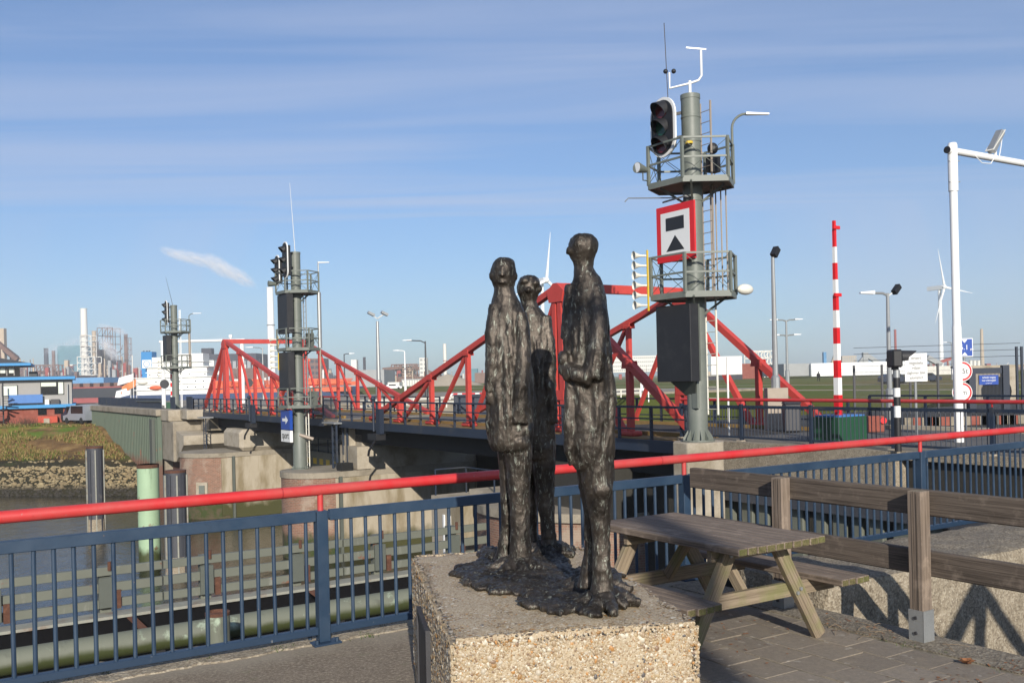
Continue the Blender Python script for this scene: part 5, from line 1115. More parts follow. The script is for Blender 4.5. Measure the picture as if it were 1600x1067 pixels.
def lamp(name, label, px, py_top, Y, pyb, rad, heads, m='galv', group=None):
    b = at(px, pyb, Y); z0 = min(b.z, -.1); t = at(px, py_top, Y); r = thing(name, label, 'street lamp' if 'lamp' in name else 'camera pole', (b.x, b.y, z0), 0, group); h = t.z - z0
    MB().tube([(0, 0, 0), (0, 0, h * .35), (0, 0, h * .36), (0, 0, h)], [rad * 1.6, rad * 1.5, rad, rad * .6], 10).build('pole', m, r, smooth=True)
    for (kind, dx_, dz) in heads:
        k = abs(dx_); sg = 1 if dx_ > 0 else -1
        if kind == 'arm':
            MB().tube([(0, 0, h + dz - .12 * k), (sg * k * .25, 0, h + dz), (sg * k, 0, h + dz + .04 * k)], rad * .5, 6).build('arm', m, r); MB().beam((sg * k * .72, 0, h + dz + .05 * k), (sg * (k + .45 * min(1, k)), 0, h + dz + .05 * k), .28, .14, w2=.16, h2=.06).build('lamp_head', 'lamp_glass', r)
        elif kind == 'cam':
            c = Vector((dx_, 0, h + dz)); MB().beam(c + Vector((-.16 * k - .05, -.1, -.12)), c + Vector((.16 * k + .1, .05, .16)), .2, .2).build('camera', 'black_paint', r); MB().beam((0, 0, h + dz - .25), c, .05, .05).build('camera_arm', m, r)
        elif kind == 'flood':
            c = Vector((dx_, 0, h + dz)); MB().beam(c + Vector((-.22, -.1, .14)), c + Vector((.22, .1, -.1)), .36, .18).build('floodlight', 'galv', r); MB().beam((0, 0, h + dz - .35), c, .08, .08).build('floodlight_arm', m, r)
    return r
def lamps():
    r = lamp('camera_pole', 'grey pole with a single black camera on top by the brown cabinet', 1214, 402, 33, 690, .10, [('cam', .06, .15)])
    MB().box(-.35, .35, -.25, .25, 0.1, 1.85).build('cabinet', 'galv_brown', r)
    lamp('street_lamp', 'grey lamp post with lamp left and camera right, right of the barrier', 1392, 458, 38, 690, .10, [('arm', -.75, 0), ('cam', .32, .12)])
    lamp('street_lamp', 'tall lamp post with two double arms left of the striped barrier', 1231, 500, 95, 622, .14, [('arm', -1.2, 0), ('arm', 1.2, 0), ('arm', -1.0, -1.5), ('arm', 1.0, -1.5)])
    lamp('floodlight_pole', 'tall grey pole with two angled floodlights between the bridges', 593, 502, 72, 645, .16, [('flood', -.45, .55), ('flood', .55, .55)])
    lamp('street_lamp', 'slim lamp post with a white head pointing left, above the lower right truss end', 634, 549, 120, 625, .10, [('arm', -1.0, .1)], 'white_paint')
    lamp('street_lamp', 'dark lamp post with head pointing left beside the white industrial block', 666, 533, 112, 600, .13, [('arm', -2.2, .05)], 'steel_dark')
    lamp('street_lamp', 'dark curved lamp post rising behind the far truss on the left', 539, 553, 130, 610, .1, [('arm', 1.0, .0)], 'steel_dark')
    lamp('street_lamp', 'small lamp post behind the left bridge with white head pointing left', 412, 543, 118, 620, .10, [('arm', -1.6, .0)], 'galv')
    lamp('street_lamp', 'small lamp post beyond the mesh fence near the right wind turbine', 1488, 535, 170, 600, .12, [('arm', -1.2, 0)])
lamps()
def left_gantry():
    a, b = at(254, 534, 98), at(378, 534, 98); r = thing('white_gantry', 'white tubular portal over the road behind the farthest signal mast', 'gantry', (a.x, a.y, 0), 0); w = b.x - a.x; z = a.z
    for x in (0, w): MB().cyl((x, 0, -.1), (x, 0, z), .2, n=12).build('post', 'white_paint', r, smooth=True)
    MB().cyl((-.3, 0, z), (w + .3, 0, z), .13, n=12).build('beam', 'white_paint', r, smooth=True)
    for x in (.2, w * .86): MB().box(x - .15, x + .15, -.1, .1, z + .25, z + .55).cyl((x, 0, z), (x, 0, z + .3), .05, n=6).build('camera', 'white_sign', r)
    for px, py, Y, lab in ((257, 600, 84, 'round dark sign seen from behind left of the farthest mast'), (389, 598, 92, 'round dark sign seen from behind inside the left truss')):
        c = at(px, py, Y); r = thing('round_sign', lab, 'sign', (c.x, c.y, -.1), 0); z = c.z + .1; MB().cyl((0, 0, z), (0, .03, z), .40, n=24).build('disc', 'steel_dark', r); MB().cyl((0, .06, 0), (0, .06, z), .05, n=8).build('post', 'white_paint', r)
    c = at(269, 626, 82); r = thing('barrier', 'upright red and white barrier post just left of the farthest mast', 'barrier', (c.x, c.y, 0), 0)
    for i in range(10): MB().box(-.10, .10, -.05, .05, i * .36, (i + 1) * .36).build('arm_stripe', 'red_sign' if i % 2 else 'white_sign', r)
    MB().box(-.4, .4, -.3, .3, -.02, .5).build('cabinet', 'green_box', r)
left_gantry()
def security():
    Y = 42.; a = at(1527, 575, Y); r = thing('security_gate', 'dark blue steel gate with a blue no-entry notice by the mesh fence', 'gate', (a.x, a.y, -.2), 0)
    px = lambda x: (x - 1527) / F * Y
    zt = a.z + .2
    for x0, x1, h in ((1514, 1524, zt), (1567, 1577, zt + .1)): MB().box(px(x0), px(x1), 0, .25, 0, h).build('gate_post', 'navy_dark', r)
    MB().box(px(1524), px(1567), .08, .16, zt - .25, zt).build('gate_top', 'navy_dark', r)
    for i in range(20): x = px(1526) + i * (px(1566) - px(1526)) / 19; MB().cyl((x, .12, .1), (x, .12, zt - .25), .012, n=4).build('gate_bar', 'navy_dark', r)
    z1, z0 = at(1540, 586, Y).z + .2, at(1540, 601, Y).z + .2; sg = MB().box(px(1529), px(1559), -.02, .02, z0, z1).build('notice', 'blue_sign', r); xc = px(1544)
    for i, (t_, k) in enumerate((('verboden toegang', .13), ('voor onbevoegden', .13), ('art. 461 W.v.S.', .075))): text_mesh('lettering', t_, k, 'white_sign', sg, facing((xc, -.026, z1 - .10 - i * .13), 0, -1), .001, sx=.62)
    for x in (1588, 1596): MB().box(px(x), px(x + 3), 0, .1, 0, zt + .9).build('fence_post', 'navy_dark', r)
    r = thing('mesh_fence', 'fine wire mesh security fence along the field on the right', 'fence', (a.x, a.y, -.2), 0); w = MB(); x0, x1 = px(1338), px(1514); h = zt + .2
    n = 90
    for i in range(n + 1): x = x0 + (x1 - x0) * i / n; w.add([(x - .005, .3, 0), (x + .005, .3, 0), (x + .005, .3, h), (x - .005, .3, h)], [(0, 1, 2, 3)])
    for i in range(9): z = h * i / 8; w.add([(x0, .305, z), (x1, .305, z), (x1, .305, z + .012), (x0, .305, z + .012)], [(0, 1, 2, 3)])
    o = w.build('wire_mesh', 'steel_dark', r); o['kind'] = 'stuff'
    for i in range(5): x = x0 + (x1 - x0) * i / 4; MB().box(x - .04, x + .04, .28, .36, 0, h + .05).build('post', 'steel_dark', r)
    for k in range(3): MB().cyl((x0, .3, h + .25 + k * .28), (px(1600), .3, h + .3 + k * .28), .012, n=3).build('barbed_wire', 'steel_dark', r)
    b = at(1545, 640, 60); r = thing('concrete_culvert', 'pale concrete wall with a dark round opening behind the blue gate', 'culvert', (b.x, b.y, -.3), 0)
    MB().box(-1.6, 1.8, 0, 1, 0, 2.1).build('wall', 'concrete_pale', r); MB().cyl((.5, -.01, .6), (.5, .1, .6), .95, n=24).build('opening', 'dark_void', r); MB().box(-1.8, 8, .2, 1.2, 2.1, 2.25).build('coping', 'concrete_pale', r)
    # red road furniture glimpsed through the railing
    b = at(1365, 668, 30); r = thing('red_cabinet', 'small red barrier cabinet seen through the road railing', 'cabinet', (b.x, b.y, -.12), 0); MB().box(-.28, .28, -.2, .2, 0, .5).build('body', 'brick_red', r, bevel=.03); MB().cyl((.22, -.22, .36), (.22, -.26, .36), .1, n=16).build('round_plate', 'red_sign', r)
    for i, x in enumerate((1440, 1470, 1530, 1560, 1590)):
        b = at(x, 668, 33); r = thing('road_barrier', ('low red and white road barrier behind the hooded warning light', 'low red and white road barrier left of the white gantry pole', 'low red and white road barrier right of the white gantry pole', 'low red and white road barrier below the blue notice', 'low red and white road barrier at the right edge')[i], 'barrier', (b.x, b.y, -.15), 0, 'low road barriers')
        for k in range(4): MB().box(-.62 + k * .3, -.34 + k * .3, -.1, .1, 0, .30).build('block', 'brick_red' if (k + i) % 2 else 'concrete', r)
security()

# ------------------------------------------------------------------ background
def bg(name, label, cat, px0, px1, py0, py1, Y, m, depth=None, group=None, parts=None, base=None):
    """a block-like building or plant between these sight lines at its own distance"""
    a, b = at(px0, py1, Y), at(px1, py0, Y); z0 = a.z if base is None else base
    r = thing(name, label, cat, ((a.x + b.x) / 2, Y, z0), 0, group); w = b.x - a.x; h = at((px0 + px1) / 2, py0, Y).z - z0; d = depth or w * .6
    MB().box(-w / 2, w / 2, 0, d, 0, h).build('walls', m, r)
    if parts: parts(r, w, h, d)
    return r, w, h, d
def windows(cols, rows, m='glass_dark', mx_=.08, wz=.5):
    def f(r, w, h, d):
        for j in range(rows):
            for i in range(cols):
                x = -w / 2 + w * (i + .5) / cols; z = h * (j + .5) / rows; MB().box(x - w / cols * .34, x + w / cols * .34, -.06, .02, z - h / rows * wz / 2, z + h / rows * wz / 2).build('window', m, r)
    return f
def stack(label, px, py0, py1, Y, wpx, m, taper=1., bands=(), name='chimney', group='chimneys of the steelworks'):
    a, t = at(px, py1, Y), at(px, py0, Y); r = thing(name, label, 'chimney', (a.x, a.y, a.z), 0, group); h = t.z - a.z; rad = wpx / F * Y / 2
    MB().lathe([(rad * taper, 0), (rad, h - rad * .3), (rad * 1.12, h - rad * .3), (rad * 1.12, h)], 18).build('shaft', m, r, smooth=True); MB().cyl((0, 0, h), (0, 0, h + .05), rad * .85, n=14).build('mouth', 'ind_dark', r)
    for q, c in bands: MB().lathe([(rad * 1.02 + (taper - 1) * rad * (1 - q), h * q - rad * .25), (rad * 1.25 + (taper - 1) * rad * (1 - q), h * q), (rad * 1.02 + (taper - 1) * rad * (1 - q), h * q + rad * .25)], 18).build('ring', c, r)
    return r, h, rad
def lattice(name, label, px0, px1, py0, py1, Y, m, nx, nz, d=None, cat='steelwork', group=None):
    a, b = at(px0, py1, Y), at(px1, py0, Y); w = b.x - a.x; h = b.z - a.z; d = d or w; r = thing(name, label, cat, ((a.x + b.x) / 2, Y, a.z), 0, group); k = max(.35, w * .035)
    for i in range(nx + 1):
        for y in (0, d): x = -w / 2 + w * i / nx; MB().beam((x, y, 0), (x, y, h), k, k).build('column', m, r)
    for j in range(1, nz + 1):
        z = h * j / nz
        for y in (0, d): MB().beam((-w / 2, y, z), (w / 2, y, z), k, k * 1.2).build('beam', m, r)
        for i in range(nx): x0, x1 = -w / 2 + w * i / nx, -w / 2 + w * (i + 1) / nx; MB().beam((x0, 0, z - h / nz), (x1, 0, z) if (i + j) % 2 else (x1, 0, z), k * .6, k * .6).build('brace', m, r)
    return r, w, h, d
def conveyor(label, p, q, Y, th, m='ind_brown', legs=6):
    a, b = at(*p, Y), at(*q, Y); r = thing('conveyor_bridge', label, 'conveyor', (a.x, Y, 0), 0, 'conveyors of the steelworks'); e = b - a
    MB().beam((0, 0, a.z), (e.x, 0, b.z), th, th * .8).build('gallery', m, r)
    for i in range(legs): f = (i + .5) / legs; x = e.x * f; z = a.z + e.z * f; MB().beam((x - th * .3, 0, -2), (x, 0, z), th * .2, th * .2).beam((x + th * .6, 0, -2), (x, 0, z), th * .2, th * .2).build('trestle', m, r)

def control_building():
    Y = 112.; o = at(118, 663, Y); k = Y / F; r = thing('control_building', 'harbour control building with bright blue roof edges and red-brown ground floor', 'building', (o.x, o.y, -2.1), .42)
    X = lambda px: (px - 118) * k
    Z = lambda py, px=60: at(px, py, Y).z + 2.1
    x0 = X(-70)
    MB().box(x0, X(114), 0, 12, 0, Z(636)).build('ground_floor', 'brick_red', r); MB().box(x0, X(114), .3, 12, Z(636), Z(593)).build('upper_floor', 'house_grey', r)
    for a, b, e in ((632, 637, 119), (589, 593.5, 119)): MB().box(x0, X(e), -.5, 12.5, Z(b), Z(a)).build('roof_edge', 'roof_blue', r)
    MB().box(x0, X(117), -.3, 12.2, Z(589), Z(588)).build('roof', 'roof_grey', r)
    MB().box(x0, X(41), 2, 10, Z(588), Z(571)).build('control_room', 'glass_dark', r)
    for p in (-40, -22, -6, 10, 23, 33): MB().box(X(p) - .05, X(p) + .05, 1.94, 2.0, Z(586), Z(571)).build('mullion', 'house_grey', r)
    for p in (14, 26): MB().box(X(p), X(p + 7), 1.95, 1.99, Z(582), Z(574)).build('blind', 'blind', r)
    MB().box(x0, X(57), .8, 11, Z(571), Z(567)).build('roof_edge', 'roof_blue', r)
    MB().add([(x0, .9, Z(567)), (X(55), .9, Z(567)), (X(8), 3, Z(557)), (x0, 3, Z(557)), (X(55), 10, Z(567)), (X(8), 8, Z(557)), (x0, 8, Z(557)), (x0, 10, Z(567))], [(0, 1, 2, 3), (1, 4, 5, 2), (3, 2, 5, 6), (4, 7, 6, 5)]).build('hipped_roof', 'roof_grey', r)
    MB().box(X(53), X(64), 3, 6, Z(588), Z(580)).build('roof_box', 'roof_grey', r)
    for a, b, t, bt, m in ((17, 39, 601, 618, 'blind'), (70, 103, 597, 617, 'glass_dark'), (-20, 5, 601, 618, 'blind')):
        f = MB().box(X(a), X(b), .22, .29, Z(bt), Z(t)).build('window_frame', 'black_paint', r); MB().box(X(a + 1.2), X(b - 1.2), .18, .21, Z(bt - 1), Z(t + 1)).build('pane', m, f)
    MB().box(X(71), X(92), .12, .17, Z(604), Z(598)).box(X(95), X(102), .12, .17, Z(616), Z(598)).build('blind', 'blind', r)
    for a, b, t, bt in ((66, 78, 637, 648), (89, 101, 637, 647), (46, 56, 634, 637)): MB().box(X(a), X(b), -.06, .02, Z(bt), Z(t)).build('window', 'glass_dark', r)
    MB().box(X(66), X(93), -.8, .05, 0, Z(650)).build('red_kiosk', 'door_red', r); MB().box(X(74), X(82), -.86, -.79, Z(662), Z(653)).build('kiosk_window', 'concrete_pale', r)
    MB().box(X(26), X(73), -.35, -.2, Z(629), Z(616)).build('blue_panel', 'panel_blue', r); MB().box(X(-30), X(12), -.35, -.2, Z(629), Z(617)).build('blue_panel', 'panel_blue', r)
    for a, m in ((76, 'cream'), (84, 'steel_dark'), (90, 'steel_dark')): MB().box(X(a), X(a + 6), -.3, .25, Z(632), Z(624)).build('air_unit', m, r)
    for i in range(12): a = i * .5; c = X(20); MB().beam((c, -1.4, .25 + i * .28), (c + 1.2 * math.cos(a + 2), -1.4 + 1.1 * math.sin(a + 2), .25 + i * .28), .3, .05).build('stair_tread', 'steel_dark', r)
    MB().cyl((X(20), -1.4, 0), (X(20), -1.4, 4.8), .08, n=8).build('stair_post', 'steel_dark', r); MB().cyl((X(108), -.05, 0), (X(108), -.05, Z(600)), .06, n=6).build('downpipe', 'galv', r)
    for px, py, Y_, L_, m, lab in ((128, 656, 106, 4.6, 'car_silver', 'grey parked van beside the control building'), (120, 652, 111, 4.2, 'car_dark', 'dark blue parked car beside the control building')):
        c = at(px, py, Y_); v = thing('parked_' + ('van' if 'van' in lab else 'car'), lab, 'van' if 'van' in lab else 'car', (c.x, c.y, -1.95), 2.5); hh = 1.0 if 'van' in lab else .8
        prof = [(-L_ / 2, .35), (L_ / 2, .35), (L_ / 2, .85), (L_ * .30, 1.0), (L_ * .14, 1.0 + hh), (-L_ * .46, 1.0 + hh), (-L_ / 2, .95)]
        MB().add([(x, -.9, z) for x, z in prof] + [(x, .9, z) for x, z in prof], [tuple(range(7)), tuple(range(13, 6, -1))] + [(i, 7 + i, 7 + (i + 1) % 7, (i + 1) % 7) for i in range(7)]).build('body', m, v)
        MB().add([(L_ * .305, -.8, 1.05), (L_ * .305, .8, 1.05), (L_ * .16, .75, .93 + hh), (L_ * .16, -.75, .93 + hh)], [(0, 1, 2, 3)]).build('windscreen', 'glass_dark', v, loc=(.02, 0, .02)); MB().box(-L_ * .4, L_ * .13, -.92, .92, 1.1, .9 + hh).build('side_window', 'glass_dark', v)
        for x in (-L_ * .32, L_ * .33):
            for y in (-.92, .72): MB().cyl((x, y, .33), (x, y + .2, .33), .33, n=14).build('wheel', 'tyre', v)
    c = at(40, 690, 104); b = thing('bush', 'bare brown bush on the bank below the control building', 'bush', (c.x, c.y, -2.9), 0); rb = random.Random(6); tw = MB(); st = MB()
    for _ in range(620):
        x, y = rb.gauss(0, 1.5), rb.gauss(0, 1.); hgt = 1.9 * math.exp(-(x / 2.2) ** 2) * rb.uniform(.35, 1.); p = Vector((x, y, -.3)); tp = p + Vector((x * .25 + rb.gauss(0, .25), rb.gauss(0, .2), hgt + .3)); tw.tube([p, (p + tp) / 2 + Vector((rb.gauss(0, .1), 0, 0)), tp], [.03, .02, .008], 3)
    o2 = tw.build('branches', 'bare_bush', b); st.cyl((0, 0, -.6), (0, 0, .7), .08, .04, 6); st.build('stem', 'bare_bush', b)
control_building()

def ships():
    Y = 365.; k = Y / F; c = at(330, 612, Y); zw = -6.6; r = thing('tanker', 'tanker with white superstructure, blue funnel and orange deck behind the left bridge', 'ship', (c.x, c.y, zw), 0)
    X = lambda px: (px - 330) * k
    Z = lambda py, px=330: at(px, py, Y).z - zw
    def hull(x0, x1, z1, m, bow, beam=15): 
        ou = [(x0, 0), (x0, beam), (x1 - bow, beam), (x1 - bow * .4, beam * .78), (x1, beam / 2), (x1 - bow * .4, beam * .22), (x1 - bow, 0)]; return MB().add([(x, y, 0) for x, y in ou] + [(x + (1.5 if i in (3, 4, 5) else 0), y, z1 + (1.5 if i in (3, 4, 5) else 0)) for i, (x, y) in enumerate(ou)], [tuple(range(7))[::-1], tuple(range(7, 14))] + [(i, (i + 1) % 7, 7 + (i + 1) % 7, 7 + i) for i in range(7)]).build('hull', m, r)
    hull(X(188), X(560), Z(615, 330), 'ship_blue', 14); MB().box(X(330), X(548), .2, 14.8, Z(616), Z(609)).build('deck', 'ship_orange', r)
    MB().box(X(213), X(330), 1, 13, Z(616), Z(588)).build('lower_house', 'ship_white', r); MB().box(X(226), X(320), 3, 12, Z(588), Z(572)).build('middle_house', 'ship_white', r); MB().box(X(234), X(274), 3, 12, Z(572), Z(556)).build('upper_house', 'ship_white', r); MB().box(X(262), X(314), 3.4, 11, Z(572), Z(552, 290)).build('bridge_house', 'ship_white', r)
    f = MB().box(X(214), X(231), 5, 10, Z(590), Z(549, 220)).build('funnel', 'funnel_blue', r); MB().box(X(215.5), X(230), 4.9, 4.98, Z(575, 220), Z(562, 220)).build('funnel_band', 'ship_white', f); MB().tube([(X(222.7) + 1.15 * math.cos(a * .4), 4.86, Z(568.5, 222) + 1.15 * math.sin(a * .4)) for a in range(17)], .12, 4).build('ring_emblem', 'funnel_blue', f)
    for x in (217, 222, 226): MB().cyl((X(x), 7, Z(549)), (X(x) - .6, 7, Z(545)), .4, n=8).build('exhaust', 'ind_dark', f)
    rr0 = random.Random(31)
    for i, y in enumerate((583, 594, 603)):
        for j in range(9): px = 217 + j * 12.4; MB().box(X(px), X(px + 1.8), (.9 if y > 588 else 2.9), (1.02 if y > 588 else 3.02), Z(y + 1.6), Z(y)).build('window', 'glass_dark', r) if rr0.random() < .6 else None
    for y_, a_, b_, d_ in ((588, 209, 333, .4), (598, 211, 331, .6), (607, 209, 333, .4), (572, 222, 324, 2.2), (580, 224, 322, 2.5), (564, 232, 316, 2.6)): MB().box(X(a_), X(b_), d_, 12.5, Z(y_ + .5), Z(y_ - .5)).build('deck_edge', 'ship_white', r)
    MB().ell((X(243), .6, Z(604)), (2.6, 1., .9), 12, 7).build('lifeboat', 'ship_orange', r, smooth=True); MB().ell((X(222), .6, Z(595)), (2.0, 1., .9), 12, 7).build('lifeboat', 'cream', r, smooth=True)
    rr = random.Random(9)
    for i in range(60): px = rr.uniform(332, 545); w = rr.uniform(1, 5); h = rr.uniform(.5, 3.2); y = rr.uniform(1, 12); MB().box(X(px), X(px) + w, y, y + 1.2, Z(607), Z(607) + h).build('deck_pipework', 'ship_orange', r)
    for i in range(5): z = Z(606) + .5 + i * .45; MB().cyl((X(332), 2 + i * 2, z), (X(545), 2 + i * 2, z), .18, n=5).build('pipe', 'ship_orange', r)
    for px, h in ((345, 5), (395, 6), (452, 9), (500, 6)): MB().cyl((X(px), 7, Z(606)), (X(px), 7, Z(606) + h), .5, .3, 8).build('post', 'ship_white', r)
    MB().beam((X(452), 7, Z(606) + 8), (X(480), 7, Z(606) + 10), .8, .9).build('crane_jib', 'ship_orange', r); MB().box(X(418), X(437), 4, 9, Z(606), Z(590, 430)).build('deck_house', 'ship_orange', r)
    MB().cyl((X(290), 7, Z(552)), (X(290), 7, Z(530, 290)), .35, .2, 8).build('radar_mast', 'ship_white', r)
    Y = 400; k = Y / F; c = at(160, 617, Y); r = thing('bulk_carrier', 'black and dark red cargo ship hull moored below the steelworks', 'ship', (c.x, c.y, zw), 0)
    X2 = lambda px: (px - 160) * k
    z = lambda py: at(160, py, Y).z - zw
    MB().box(X2(40), X2(212), 0, 20, z(621), z(606)).build('upper_hull', 'ship_black', r); MB().box(X2(40), X2(205), .1, 19.9, 0, z(621)).build('lower_hull', 'ship_red', r); MB().box(X2(40), X2(210), -.1, 20.1, z(606), z(604)).build('gunwale', 'ship_red', r)
    for i in range(9): MB().box(X2(60 + i * 16), X2(70 + i * 16), 4, 16, z(604), z(604) + 1.6).build('hatch_cover', 'ind_brown', r)
    c = at(272, 570, 420); k = 420 / F; r = thing('cargo_ship', 'white ship superstructure with yellow cranes behind the tanker', 'ship', (c.x, 420, zw), 0); X3 = lambda px: (px - 272) * k
    z3 = lambda py: at(272, py, 420).z - zw
    MB().box(X3(150), X3(420), 0, 22, 0, z3(606)).build('hull', 'ship_red', r); MB().box(X3(288), X3(330), 2, 18, z3(606), z3(578)).build('house', 'ship_white', r); MB().box(X3(300), X3(331), 3, 17, z3(578), z3(564)).build('upper_house', 'ship_white', r); MB().box(X3(286), X3(302), 2, 16, z3(590), z3(571)).build('tan_house', 'ind_tan', r)
    MB().beam((X3(232), 4, z3(573)), (X3(250), 4, z3(571)), 2.4, 2.4).beam((X3(286), 4, z3(571)), (X3(322), 4, z3(566)), 2.2, 2.4).build('yellow_crane', 'yellow', r); MB().beam((X3(312), 3, z3(570)), (X3(340), 3, z3(585)), 1.4, 1.6).build('boom', 'ship_white', r)
    for i, (px, py, m, lab) in enumerate(((198, 590, 'flag', 'white flag topmost of the flags left of the tanker'), (203, 598, 'flag_orange', 'orange and white flag between the two white flags'), (194, 611, 'flag', 'large white flag lowest of the flags left of the tanker'))):
        Yf = 130; c = at(px, py, Yf); f = thing('flag', lab, 'flag', (c.x, c.y, -.3), 0, 'flags by the left quay'); zz = c.z + .3; MB().cyl((.9, 0, 0), (.9, 0, zz + .6), .04, n=6).build('pole', 'white_paint', f); vs = []
        for a in range(9):
            for b in range(5): vs.append((.85 - a * .24 - b * .04, .12 * math.sin(a * 1.1 + b * .5), zz + .5 - b * .26 - a * (.06 if i != 1 else .12)))
        MB().add(vs, [(a * 5 + b, (a + 1) * 5 + b, (a + 1) * 5 + b + 1, a * 5 + b + 1) for a in range(8) for b in range(4)]).build('cloth', m, f, smooth=True)
ships()

def steelworks():
    Y = 980
    r, h, rad = stack('tall cream chimney rising from a cream lattice tower on the left', 133.5, 482, 600, Y, 9.5, 'ind_white', 1.25, ((.36, 'ind_tan'), (.5, 'ind_tan'), (.64, 'ind_tan')))
    lattice('lattice_tower', 'wide cream steel frame around the foot of the tall cream chimney', 122, 148, 557, 606, Y - 8, 'ind_white', 3, 5, 16); lattice('lattice_tower', 'narrow cream lattice around the middle of the tall cream chimney', 126, 142.5, 524, 557, Y - 6, 'ind_white', 2, 4, 12)
    stack('plain cream stack just right of the tall lattice chimney', 149, 517, 600, 990, 6.5, 'ind_tan', 1.1)
    lattice('blast_furnace', 'dark brown blast furnace tower with steam at its foot', 154, 176, 512, 600, 1040, 'ind_brown', 3, 7, 20); bg('furnace_house', 'dark brown furnace building under the blast furnace tower', 'plant', 155, 172, 546, 606, 1045, 'ind_brown')
    stack('slim dark red brown chimney trailing white smoke', 198.5, 522, 604, 1060, 5.5, 'ind_brown', 1.2, ((.5, 'ind_dark'),)); lattice('lattice_mast', 'thin lattice beside the slim dark red brown chimney', 201, 204, 528, 600, 1055, 'ind_brown', 1, 8, 3)
    bg('gas_holder', 'large pale blue-grey gas holder with dark smoke in front', 'plant', 91, 127, 540, 600, 1150, 'ind_teal', 30)
    stack('short dark chimney at the left of the blue-grey gas holder', 73.5, 544, 604, 1130, 6.5, 'ind_dark', 1.1); stack('pale pink short chimney left of the blue-grey gas holder', 85, 548, 604, 1140, 5, 'ind_brown', 1.)
    for i, (a, b, t, bo, m, lab) in enumerate(((168, 182, 577, 610, 'ind_tan', 'tan rounded silo right of the furnace'), (184, 191, 563, 606, 'ind_dark', 'dark narrow silo left of the slim chimney'), (178, 184, 568, 606, 'ind_dark', 'dark hopper tower behind the tan silo'), (191, 195, 571, 606, 'ind_grey', 'thin grey silo beside the slim chimney'))):
        stack(lab, (a + b) / 2, t, bo, 960 + i * 12, b - a, m, 1., (), 'silo', 'silos of the steelworks')
    conveyor('brown conveyor trestle left of the cream lattice tower', (58, 582), (122, 584), 900, 5, 'ind_brown', 9); conveyor('brown sloping conveyor at the far left edge', (-10, 530), (28, 562), 620, 3.2, 'ind_brown', 2); conveyor('dark sloping conveyor above the control building roof', (8, 546), (26, 560), 640, 4, 'ind_dark', 1)
    bg('loading_tower', 'cream loading tower at the far left edge', 'plant', -6, 6, 513, 600, 640, 'ind_tan')
    bg('blue_shed', 'long blue shed below the cream lattice tower', 'shed', 100, 162, 590, 612, 620, 'ind_blue', 40); bg('brown_shed', 'long rust-brown works buildings behind the flags', 'shed', 150, 262, 596, 612, 700, 'ind_brown', 40); bg('brown_shed', 'long rust-brown works buildings behind the control building', 'shed', -20, 120, 588, 612, 760, 'ind_brown', 40)
    lattice('pipe_rack', 'tangled brown pipe rack left of the gas holder', 52, 92, 570, 600, 880, 'ind_brown', 7, 3, 14); lattice('pipe_rack', 'brown pipe rack in front of the silos', 150, 205, 590, 606, 850, 'ind_brown', 9, 2, 14)
    bg('teal_shed', 'teal works building behind the tanker funnel', 'shed', 226, 252, 564, 600, 720, 'ind_teal', 30)
    bg('ore_shed', 'large dark blue-grey shed with a block tower behind the left truss', 'shed', 295, 400, 553, 600, 800, 'ind_dark', 60, None, windows(14, 1, 'ind_grey', .08, .5)); bg('shed_tower', 'dark square block tower on the ridge of the large shed', 'tower', 315, 330, 544, 565, 805, 'ind_dark', 8); bg('pale_roof', 'pale sloping works roof left of the large dark shed', 'shed', 303, 320, 560, 600, 760, 'ind_grey', 20)
    rc = random.Random(17)
    def clutter(nm, px0, px1, py0, py1, Y_, n, cols):
        r_ = [o for o in bpy.data.objects if o.get('label') == nm][0]; k_ = Y_ / F
        for _ in range(n):
            px = rc.uniform(px0, px1); a_ = at(px, py1, Y_ + rc.uniform(-20, 20)); t_ = at(px, rc.uniform(py0, py1 - 3), a_.y); o_ = a_ - Vector(r_.location); h_ = t_.z - a_.z; w_ = rc.uniform(.6, 3.4) * k_; m_ = rc.choice(cols); q = rc.random()
            if q < .4: MB().box(o_.x - w_, o_.x + w_, o_.y, o_.y + w_ * 2, o_.z - 6, o_.z + h_).build('annex', m_, r_)
            elif q < .65: MB().cyl((o_.x, o_.y, o_.z - 6), (o_.x, o_.y, o_.z + h_ * 1.15), w_ * .35, n=8).build('pipe', m_, r_)
            elif q < .85: MB().beam((o_.x - w_ * 2, o_.y, o_.z + h_ * .8), (o_.x + w_ * 2, o_.y, o_.z + h_ * rc.uniform(.6, 1)), k_ * .5, k_ * .7).build('duct', m_, r_)
            else: MB().cyl((o_.x, o_.y, o_.z - 6), (o_.x, o_.y, o_.z + h_ * .8), w_ * .9, n=12).build('tank', m_, r_)
    ALL_ = ['ind_brown', 'ind_brown', 'ind_tan', 'ind_grey', 'ind_dark', 'ind_white', 'ind_red']
    clutter('long rust-brown works buildings behind the flags', 150, 262, 560, 604, 700, 110, ALL_); clutter('long rust-brown works buildings behind the control building', -20, 122, 562, 600, 760, 100, ALL_); clutter('dark brown furnace building under the blast furnace tower', 150, 192, 530, 600, 1045, 40, ['ind_brown', 'ind_dark', 'ind_brown', 'ind_tan'])
    stack('tall thick white chimney behind the arrow sign mast', 425.5, 449, 604, 620, 10, 'turbine', 1.25, ((.62, 'ind_grey'),))
    stack('thin dark twin chimney left of the thick white chimney', 406, 560, 604, 700, 3, 'ind_dark'); stack('thin dark chimney right of the thick white chimney', 443, 562, 604, 720, 4, 'ind_dark')
    bg('brown_tower', 'red-brown works block right of the arrow sign mast', 'plant', 478, 506, 560, 606, 760, 'ind_brown', 20, None, windows(4, 5, 'ind_dark')); bg('brown_tower', 'low red-brown works block behind the left truss centre', 'plant', 360, 420, 575, 606, 640, 'ind_brown', 20)
